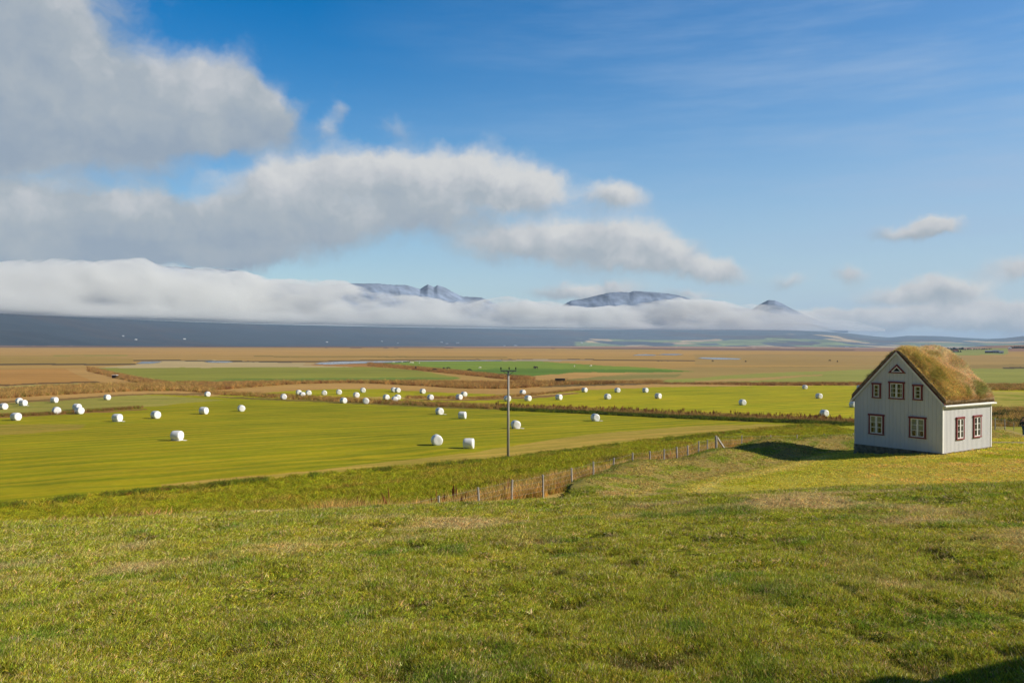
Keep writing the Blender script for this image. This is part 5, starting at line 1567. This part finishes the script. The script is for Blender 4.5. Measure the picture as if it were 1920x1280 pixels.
def scatter(name, pts, scl, rot, tint, coll, parent=None, count=None):
    n = len(pts)
    me = bpy.data.meshes.new(name)
    me.vertices.add(n)
    me.vertices.foreach_set('co', np.asarray(pts, np.float32).ravel())
    def att(nm, tp, fld, val):
        a = me.attributes.new(nm, tp, 'POINT'); a.data.foreach_set(fld, np.asarray(val).ravel())
    scl = np.asarray(scl, np.float32)
    if scl.ndim == 1: scl = np.repeat(scl[:, None], 3, 1)
    att('scl', 'FLOAT_VECTOR', 'vector', scl.astype(np.float32))
    att('rot', 'FLOAT_VECTOR', 'vector', np.asarray(rot, np.float32))
    att('tint', 'FLOAT_COLOR', 'color', np.concatenate([np.clip(tint, 0, 1), np.ones((n, 1))], 1).astype(np.float32))
    k = len(coll.objects)
    att('pick', 'INT', 'value', rng.integers(0, k, n).astype(np.int32))
    o = link(name, me, parent)
    ng = bpy.data.node_groups.new(name + '_scatter', 'GeometryNodeTree')
    ng.interface.new_socket('Geometry', in_out='INPUT', socket_type='NodeSocketGeometry')
    ng.interface.new_socket('Geometry', in_out='OUTPUT', socket_type='NodeSocketGeometry')
    gi = ng.nodes.new('NodeGroupInput'); go = ng.nodes.new('NodeGroupOutput')
    ip = ng.nodes.new('GeometryNodeInstanceOnPoints'); ci = ng.nodes.new('GeometryNodeCollectionInfo')
    ci.inputs['Collection'].default_value = coll
    ci.inputs['Separate Children'].default_value = True; ci.inputs['Reset Children'].default_value = True
    def na(nm, tp):
        a = ng.nodes.new('GeometryNodeInputNamedAttribute'); a.data_type = tp; a.inputs['Name'].default_value = nm
        return a.outputs[0]
    L = ng.links.new
    L(gi.outputs[0], ip.inputs['Points']); L(ci.outputs[0], ip.inputs['Instance'])
    ip.inputs['Pick Instance'].default_value = True
    L(na('pick', 'INT'), ip.inputs['Instance Index'])
    L(na('rot', 'FLOAT_VECTOR'), ip.inputs['Rotation']); L(na('scl', 'FLOAT_VECTOR'), ip.inputs['Scale'])
    L(ip.outputs[0], go.inputs[0])
    o.modifiers.new('scatter', 'NODES').node_group = ng
    o['kind'] = 'stuff'
    return o

def rz(n, tilt=0.12):
    return np.stack([rng.normal(0, tilt, n), rng.normal(0, tilt, n), rng.uniform(0, 2 * math.pi, n)], 1)

def jitter(col, n, v=0.18):
    return np.asarray(col) * (1 + rng.normal(0, v, (n, 1))) * (1 + rng.normal(0, 0.06, (n, 3)))

# the lawn on the near slope
LAWN_T = tuft_set('lawn_tufts', [tuft('lawn_tuft', 20 + i, 15, 0.05, 0.028, 0.062, 0.0055, 0.9, 2, 0.6) for i in range(5)])
def near_lawn():
    N = 330000
    u = rng.random(N); r = 3.6 * (34 / 3.6) ** u                     # thins out with distance
    a = np.radians(rng.uniform(-35, 35, N))
    x, y = r * np.sin(a), r * np.cos(a)
    g1 = fbm(x * 0.33, y * 0.33, 60, 4); g2 = fbm(x * 0.16 + 30, y * 0.16, 64, 4)
    g3 = fbm(x * 1.6, y * 1.6, 68, 3); g4 = fbm(x * 0.9, y * 0.9, 72, 3)
    z = land(x, y)
    yy = np.clip(y, -6, 24.0); e = np.clip(y - 24.0, 0, None)
    hill = -(1.65 + 0.0595 * yy + 0.00286 * yy * yy) - 0.197 * e - 0.0062 * e * e + 0.044 * x
    keep = (z - CAMZ - hill < 0.55)
    keep &= rng.random(N) < np.clip(0.75 + 0.9 * g4, 0.25, 1)
    x, y, z, r, g1, g2, g3, g4 = [q[keep] for q in (x, y, z, r, g1, g2, g3, g4)]
    n = len(x)
    green = np.array([0.40, 0.41, 0.034]); deep = np.array([0.19, 0.30, 0.03]); straw = np.array([0.70, 0.53, 0.25]); yel = np.array([0.52, 0.47, 0.04])
    t = jitter(green, n, 0.30)
    def blend(t, c, k): return t * (1 - k[:, None]) + jitter(c, n, 0.30) * k[:, None]
    t = blend(t, deep, sstep(g3 + 0.3 * g1, 0.15, 0.6) * 0.8)
    t = blend(t, np.array([0.10, 0.075, 0.03]), sstep(fbm(x * 2.6, y * 2.6, 21, 3), 0.25, 0.6) * 0.7)
    t = blend(t, yel, sstep(g1 - 0.3 * g3, 0.1, 0.6) * 0.7)
    dead = sstep(g2 + 0.35 * g1 + 0.45 * g4, 0.24, 0.62)
    t = blend(t, straw, dead * 0.75)
    t = blend(t, straw, (rng.random(n) < 0.16) * 0.9)
    t = t * (1 - 0.35 * (rng.random(n) < 0.2))[:, None]
    h = np.clip(1.0 + 0.65 * g4 + 0.35 * g3, 0.45, 1.8) * (1 - 0.35 * dead) * np.clip((r / 8.0) ** 0.55, 0.85, 2.0) * rng.uniform(0.75, 1.25, n)
    wd = np.clip((r / 7.0) ** 0.8, 0.9, 3.4)
    scl = np.stack([wd, wd, h], 1)
    o = scatter('lawn_grass', np.stack([x, y, z], 1), scl, rz(n, 0.16), t, LAWN_T)
    tag(o, 'short mottled lawn of green and straw blades on the near slope', 'grass')
near_lawn()

SHORT_T = tuft_set('short_tufts', [tuft('mown_tuft', 220 + i, 20, 0.16, 0.02, 0.06, 0.02, 1.2, 2, 0.6) for i in range(4)])
def house_lawn():
    N = 90000
    x, y = rng.uniform(1, 44, N), rng.uniform(27, 80, N)
    px, py, _ = to_px(x, y, land(x, y))
    hx, hy = x - HOUSE_N[0], y - HOUSE_N[1]
    lx, ly = hx * BX[0] + hy * BX[1], hx * AX[0] + hy * AX[1]
    ok = (-signed(x, y, BERM) > -1.2) & (px < 1960) & ~((lx > -0.1) & (lx < SIDE_L + 0.1) & (ly > -0.1) & (ly < GABLE_W + 0.1))
    ok &= ~((np.abs(y - (52.6 - 0.02 * (x - 30))) < 0.9) & (x > 28.5))
    ok &= rng.random(N) < np.clip(45 / y, 0.3, 1) ** 1.5
    x, y = x[ok], y[ok]; n = len(x)
    d = -signed(x, y, BERM)
    s1 = fbm(x * 0.22, y * 0.6, 40, 4); s3 = fbm(x * 0.5 + y * 0.4, (y - x) * 1.2, 52, 4); s4 = fbm(x * 0.9, y * 1.6, 190, 3)
    t = jitter(LAWN, n, 0.16)
    k = sstep(s1 + 0.4 * s4, 0.1, 0.55)[:, None]; t = t * (1 - k) + jitter(C(150, 150, 30), n, 0.14) * k
    k = sstep(s4 - 0.3 * s1, 0.2, 0.55)[:, None] * 0.7; t = t * (1 - k) + jitter(C(190, 160, 100), n, 0.12) * k
    k = (np.exp(-((d - 6.5) / 3.0) ** 2) * 0.45)[:, None]; t = t * (1 - k) + jitter(C(156, 156, 40), n, 0.16) * k
    b = (sstep(d, -1.8, -1.0) * (1 - sstep(d, 3.2, 4.4)))[:, None]
    bk = jitter(C(154, 138, 76), n, 0.24); g = sstep(s3, -0.2, 0.25)[:, None]; bk = bk * (1 - g) + jitter(C(132, 138, 44), n, 0.2) * g
    t = t * (1 - b) + bk * b
    k = np.exp(-((d + 0.3) / 0.7) ** 2)[:, None] * 0.85; t = t * (1 - k) + jitter(C(86, 100, 30), n, 0.2) * k
    k = (np.exp(-((d - 4.6) / 0.5) ** 2) * 0.6 * (y < 50))[:, None]; t = t * (1 - k) + jitter(C(186, 168, 104), n, 0.12) * k
    t = t * 1.6
    s = rng.uniform(0.7, 1.3, n) * (1 + 0.5 * s4)
    w_ = np.clip(y / 34, 0.9, 1.8) * s
    o = scatter('house_lawn_grass', np.stack([x, y, land(x, y)], 1), np.stack([w_, w_, s], 1), rz(n, 0.14), t, SHORT_T)
    tag(o, 'cropped patchy lawn and grass bank around the turf roofed house', 'grass')
house_lawn()

# taller growth: rough strip, ditches, banks and the fence line
TALL_T = tuft_set('tall_tufts', [tuft('tall_grass_tuft', 40 + i, 22, 0.16, 0.35, 0.85, 0.013, 0.35, 4, 0.55) for i in range(5)])
ROUGH_T = tuft_set('rough_tufts', [tuft('rough_grass_tuft', 60 + i, 26, 0.22, 0.16, 0.40, 0.02, 0.75, 3, 0.6) for i in range(5)])
DOCK_T = tuft_set('dock_tufts', [tuft('dock_stalk', 80 + i, 7, 0.10, 0.55, 1.05, 0.022, 0.16, 4, 0.1, head=2.6) for i in range(4)])
STRAW = np.array(C(196, 160, 92)); TAN = np.array(C(176, 132, 74)); RUST = np.array(C(128, 80, 46)); OLIVE = np.array(C(128, 128, 36)); GREEN = np.array(C(118, 132, 26)); DARKG = np.array(C(66, 78, 26))

def along(poly, n, half):
    """points spread about a sighted line, half-width in picture pixels"""
    P_ = np.array(poly, float)
    L = np.hypot(*np.diff(P_, axis=0).T); cum = np.concatenate([[0], np.cumsum(L)])
    t = rng.uniform(0, cum[-1], n)
    x = np.interp(t, cum, P_[:, 0]); y = np.interp(t, cum, P_[:, 1])
    return x + rng.normal(0, 1.0, n), y + rng.uniform(-1, 1, n) * half

def flat_hit(px, py):
    """quick landing on the open fields"""
    d = ray(px, py); u = d / np.hypot(d[:, 0], d[:, 1])[:, None]
    r = np.full(len(d), 150.0)
    for _ in range(45):
        g = plain_z(r, u[:, 0] * r, u[:, 1] * r)
        r = 0.5 * r + 0.5 * np.clip(g / np.minimum(u[:, 2], -1e-4), 20, 9000)
    x, y = u[:, 0] * r, u[:, 1] * r
    return np.stack([x, y, land(x, y)], 1)

def bank(name, lab, pts, coll, cols, smin, smax, wide=1.0):
    n = len(pts)
    k = rng.choice(len(cols), n, p=[c[1] for c in cols])
    t = np.array([cols[i][0] for i in k]) * (1 + rng.normal(0, 0.2, (n, 1)))
    s = rng.uniform(smin, smax, n)
    scl = np.stack([s * wide, s * wide, s], 1)
    o = scatter(name, pts, scl, rz(n, 0.08), t, coll)
    tag(o, lab, 'grass')
    return o

# strip between fence and hay field
N = 70000
x0 = rng.uniform(-60, 48, N); y0 = rng.uniform(24, 128, N)
nd = signed(x0, y0, FENCE)
px, py, _ = to_px(x0, y0, land(x0, y0))
ok = (nd > 1.5) & (py > np.interp(px, [p[0] for p in STRIP_EDGE], [p[1] for p in STRIP_EDGE]) - 1.0) & (px > -60) & (px < 1980)
x0, y0, nd, px, py = [q[ok] for q in (x0, y0, nd, px, py)]
pts = np.stack([x0, y0, land(x0, y0)], 1); n = len(pts)
v1 = fbm(x0 * 0.3, y0 * 0.3, 12, 4); v2 = fbm(x0 * 0.12, y0 * 0.12, 13, 3)
t = jitter(C(150, 150, 30), n, 0.22) * 1.2
k = sstep(v1, 0.1, 0.5)[:, None]; t = t * (1 - k) + jitter(C(166, 150, 52), n) * 1.15 * k
k = (sstep(v2, 0.25, 0.5) * 0.6 * (rng.random(n) < 0.6))[:, None]; t = t * (1 - k) + jitter(DARKG, n) * k
k = ((nd < 7) * sstep(8 - nd, 0, 5) * (rng.random(n) < 0.8))[:, None]; t = t * (1 - k) + jitter(STRAW, n) * k
s = rng.uniform(0.4, 1.0, n) * (1 + 0.5 * v1)
o = scatter('rough_grass', pts, np.stack([s * 1.7, s * 1.7, s], 1), rz(n, 0.1), t, ROUGH_T)
tag(o, 'rank yellow green grass in the uncut strip between fence and hay field', 'grass')

# weeds along the far edge of the strip
e = along([(-40, 950), (0, 946), (250, 920), (500, 896), (700, 878), (960, 857), (1200, 826), (1480, 797), (1600, 791)], 3600, 3.0)
keep = fbm(e[0] / 60, e[0] * 0, 7, 3) > -0.25
pts = hit(e[0][keep], e[1][keep] + 4, 40)
bank('edge_weeds', 'dark ragged weeds along the edge between uncut strip and hay field', pts, ROUGH_T, [(DARKG * 1.9, 0.3), (GREEN * 1.4, 0.4), (RUST, 0.1), (OLIVE * 1.3, 0.2)], 0.4, 1.3, 1.0)

# dry grass and docks along the fence
n = 7000
tt_ = rng.random(n); i = rng.integers(0, 20, n)
Pp = np.array([(p[0], p[1]) for p in POSTS])
xy = Pp[i] * (1 - tt_[:, None]) + Pp[i + 1] * tt_[:, None]
off = 0.25 + np.abs(rng.normal(0, 2.0, n))
dv = Pp[i + 1] - Pp[i]; dv = dv / np.linalg.norm(dv, axis=1)[:, None]
xy = xy + np.stack([-dv[:, 1], dv[:, 0]], 1) * off[:, None]
pts = np.stack([xy[:, 0], xy[:, 1], land(xy[:, 0], xy[:, 1])], 1)
bank('fence_grass', 'tall bleached straw grass standing along the wire fence', pts, TALL_T, [(STRAW * 1.25, 0.65), (TAN * 1.2, 0.17), (OLIVE * 1.2, 0.18)], 0.45, 1.0, 1.3)
sel = rng.random(n) < np.where((i < 5), 0.008, 0.002)
bank('dock_stalks', 'rusty brown dock stalks in the straw grass by the fence', pts[sel], DOCK_T, [(RUST, 0.8), (TAN * 0.7, 0.2)], 0.7, 1.2)

# ditches and tussock banks out on the fields
def far_bank(name, lab, poly, n, half, coll, cols, smin, smax, wide=1.6):
    e = along(poly, n, half)
    return bank(name, lab, flat_hit(*e), coll, cols, smin, smax, wide)
far_bank('ditch_weeds', 'tall brown weeds in the ditch between the two hay fields', [(395, 742.5), (470, 746), (560, 750), (700, 756), (850, 762), (960, 766.5), (1080, 771), (1250, 779), (1480, 788), (1600, 794), (1700, 800)], 6000, 2.6,
         TALL_T, [(TAN * 0.9, 0.4), (STRAW, 0.35), (RUST, 0.1), (OLIVE * 0.8, 0.15)], 0.5, 1.15, 1.8)
far_bank('ditch_docks', 'dark reddish dock stalks in the ditch between the hay fields', [(930, 765), (1080, 770.5), (1250, 778), (1480, 787), (1600, 793)], 420, 2.0, DOCK_T, [(RUST * 0.8, 0.7), (RUST * 1.4, 0.3)], 0.7, 1.3, 1.2)
far_bank('ditch_green', 'dark green herbs at the foot of the ditch weeds', [(940, 769), (1080, 774), (1250, 782.5), (1480, 792), (1600, 797)], 2200, 1.6, ROUGH_T, [(DARKG, 0.6), (GREEN, 0.4)], 1.0, 1.8, 1.5)
far_bank('left_weed_line', 'thin brown weed line crossing the left hay field', [(-60, 784), (100, 778), (200, 771), (268, 766.5)], 1400, 1.2, TALL_T, [(TAN * 0.75, 0.5), (RUST, 0.2), (OLIVE, 0.3)], 0.4, 0.8, 1.6)
far_bank('tussock_bank', 'pale tussocky bank of dry grass behind the left bales', [(-60, 752), (0, 748), (100, 742), (250, 735), (330, 734), (395, 737)], 6500, 6.0, TALL_T, [(STRAW, 0.5), (TAN, 0.35), (RUST, 0.07), (OLIVE, 0.08)], 0.8, 1.7, 2.4)
far_bank('tussock_bank', 'straight dry tussock bank running away past the tiny hut', [(165, 692), (215, 704), (260, 714), (345, 728), (400, 735)], 3600, 4.0, TALL_T, [(TAN, 0.5), (STRAW * 0.9, 0.3), (RUST, 0.2)], 0.8, 1.7, 3.0)
far_bank('tussock_bank', 'long dry tussock bank behind the far cluster of bales', [(395, 735), (480, 729), (560, 724), (640, 722), (700, 723), (790, 727), (880, 731), (960, 731), (1030, 727), (1100, 723), (1240, 720)], 8000, 4.5, TALL_T, [(STRAW * 0.95, 0.45), (TAN, 0.4), (RUST * 1.2, 0.15)], 0.8, 1.8, 2.6)
far_bank('tussock_bank', 'dry hedge line behind the right hay field', [(1090, 729), (1240, 722), (1400, 721), (1640, 720.5)], 3200, 1.6, TALL_T, [(TAN * 0.85, 0.5), (STRAW, 0.25), (RUST, 0.25)], 0.8, 1.5, 2.6)
far_bank('tussock_bank', 'rusty dry bank between the two green pastures', [(690, 683), (780, 691), (850, 698), (960, 709), (1000, 712)], 3000, 3.0, TALL_T, [(TAN, 0.6), (RUST * 1.4, 0.25), (STRAW, 0.15)], 0.9, 1.8, 3.6)
far_bank('tussock_bank', 'thin dry line of grass across the far hay field', [(760, 749), (900, 750.5), (1000, 745), (1090, 737)], 1500, 1.2, TALL_T, [(TAN * 0.85, 0.7), (STRAW, 0.3)], 0.4, 0.9, 1.8)
far_bank('tussock_bank', 'dry hedge bank beyond the house on the right', [(1830, 727), (1960, 726)], 1400, 5.0, TALL_T, [(TAN, 0.5), (STRAW, 0.3), (OLIVE * 0.6, 0.2)], 0.8, 1.6, 2.4)

# shrubby bank right of the house
e = (rng.uniform(1850, 1990, 2600), rng.uniform(768, 800, 2600))
pts = hit(*e, 60)
low = (e[1] > 776)
bank('bank_grass', 'tall straw grass on the bank right of the house', pts[~low | (rng.random(2600) < 0.45)], TALL_T, [(STRAW * 0.95, 0.5), (TAN, 0.3), (OLIVE, 0.2)], 0.8, 1.5, 1.8)
BUSH_T = tuft_set('bush_sprays', [tuft('bush_spray', 120 + i, 60, 0.5, 0.3, 0.9, 0.10, 0.9, 2, 0.4) for i in range(3)])
for (px, py, s, lab) in [(1868, 784, 1.3, 'low dark green bush on the bank close to the house corner'), (1878, 794, 1.2, 'bright green bush at the foot of the bank behind the house'), (1905, 778, 1.2, 'dark bush high on the dry bank right of the house'), (1892, 797, 1.2, 'dark bush beside the fence posts under the bank'), (1919, 795, 1.3, 'dark bush behind the walking person')]:
    p = hit(px, py, 60)[0]
    n = 16
    q = p + rng.normal(0, 1, (n, 3)) * np.array([0.95, 0.6, 0.0])
    q[:, 2] = land(q[:, 0], q[:, 1])
    g = np.array(C(120, 130, 36)) if 'bright' in lab else np.array(C(64, 74, 30))
    o = scatter('bush', q, rng.uniform(0.7, 1.25, n) * s, rz(n), jitter(g, n, 0.2), BUSH_T)
    o['kind'] = 'thing'
    tag(o, lab, 'bush', 'low bushes on the bank right of the house')

# the living roof
ROOF_T = tuft_set('roof_tufts', [tuft('roof_grass_tuft', 140 + i, 30, 0.10, 0.10, 0.26, 0.011, 0.55, 4, 0.9) for i in range(5)])
n = 15000
X = rng.uniform(-OG + 0.06, L_ + OG - 0.06, n); Sx = rng.uniform(-1, 1, n); Sx = np.where(rng.random(n) < 0.7, -np.abs(Sx), Sx)
Y, Z = turf_top(X, Sx)
f1 = fbm(X * 0.75 + 0.5 * Sx, Sx * 3.2 + 0.3 * X, 170, 4); f2 = fbm(X * 1.5 + 7, Sx * 4.5 + 2, 175, 3)
GOLD = np.array(C(216, 192, 118)); PALE = np.array(C(236, 214, 170)); ROL = np.array(C(170, 158, 78)); RGR = np.array(C(144, 156, 58))
pale = sstep(X / L_ + 0.25 * (Sx + 1) + 0.35 * f1, 0.42, 0.85)
t = jitter(GOLD, n, 0.25)
k = pale[:, None]; t = t * (1 - k) + jitter(PALE, n, 0.14) * k
k = (sstep(f2, 0.08, 0.42) * (1 - 0.6 * pale))[:, None]; t = t * (1 - k) + jitter(ROL, n) * k
k = (sstep(f1 + f2 * 0.6, 0.28, 0.6) * sstep(-Sx, 0.45, 0.8) * 0.6)[:, None]; t = t * (1 - k) + jitter(RGR, n) * k
k = sstep(-Sx, 0.965, 1.0)[:, None] * 0.7; t = t * (1 - k) + jitter(np.array(C(190, 146, 96)), n) * k
tilt = np.where(Sx < 0, 1, -1) * (0.62 * np.clip(np.abs(Sx) * 3, 0, 1))     # combed down the slope
rot = np.stack([tilt + rng.normal(0, 0.16, n), rng.normal(0, 0.2, n) + 0.1, rng.normal(0, 0.5, n) * 0 + rng.uniform(-0.6, 0.6, n)], 1)
edge = sstep(1 - np.abs(Sx), 0.0, 0.12)
s = rng.uniform(0.55, 1.2, n) * (0.7 + 0.3 * edge) * (1 + 0.8 * f2) * (0.35 + 0.65 * sstep(np.minimum(X + OG, L_ + OG - X), 0, 0.7))
o = scatter('roof_grass', np.stack([X, Y, Z - 0.02], 1), np.stack([s * 1.25, s * 1.25, s], 1), rot, t, ROOF_T, parent=turf)
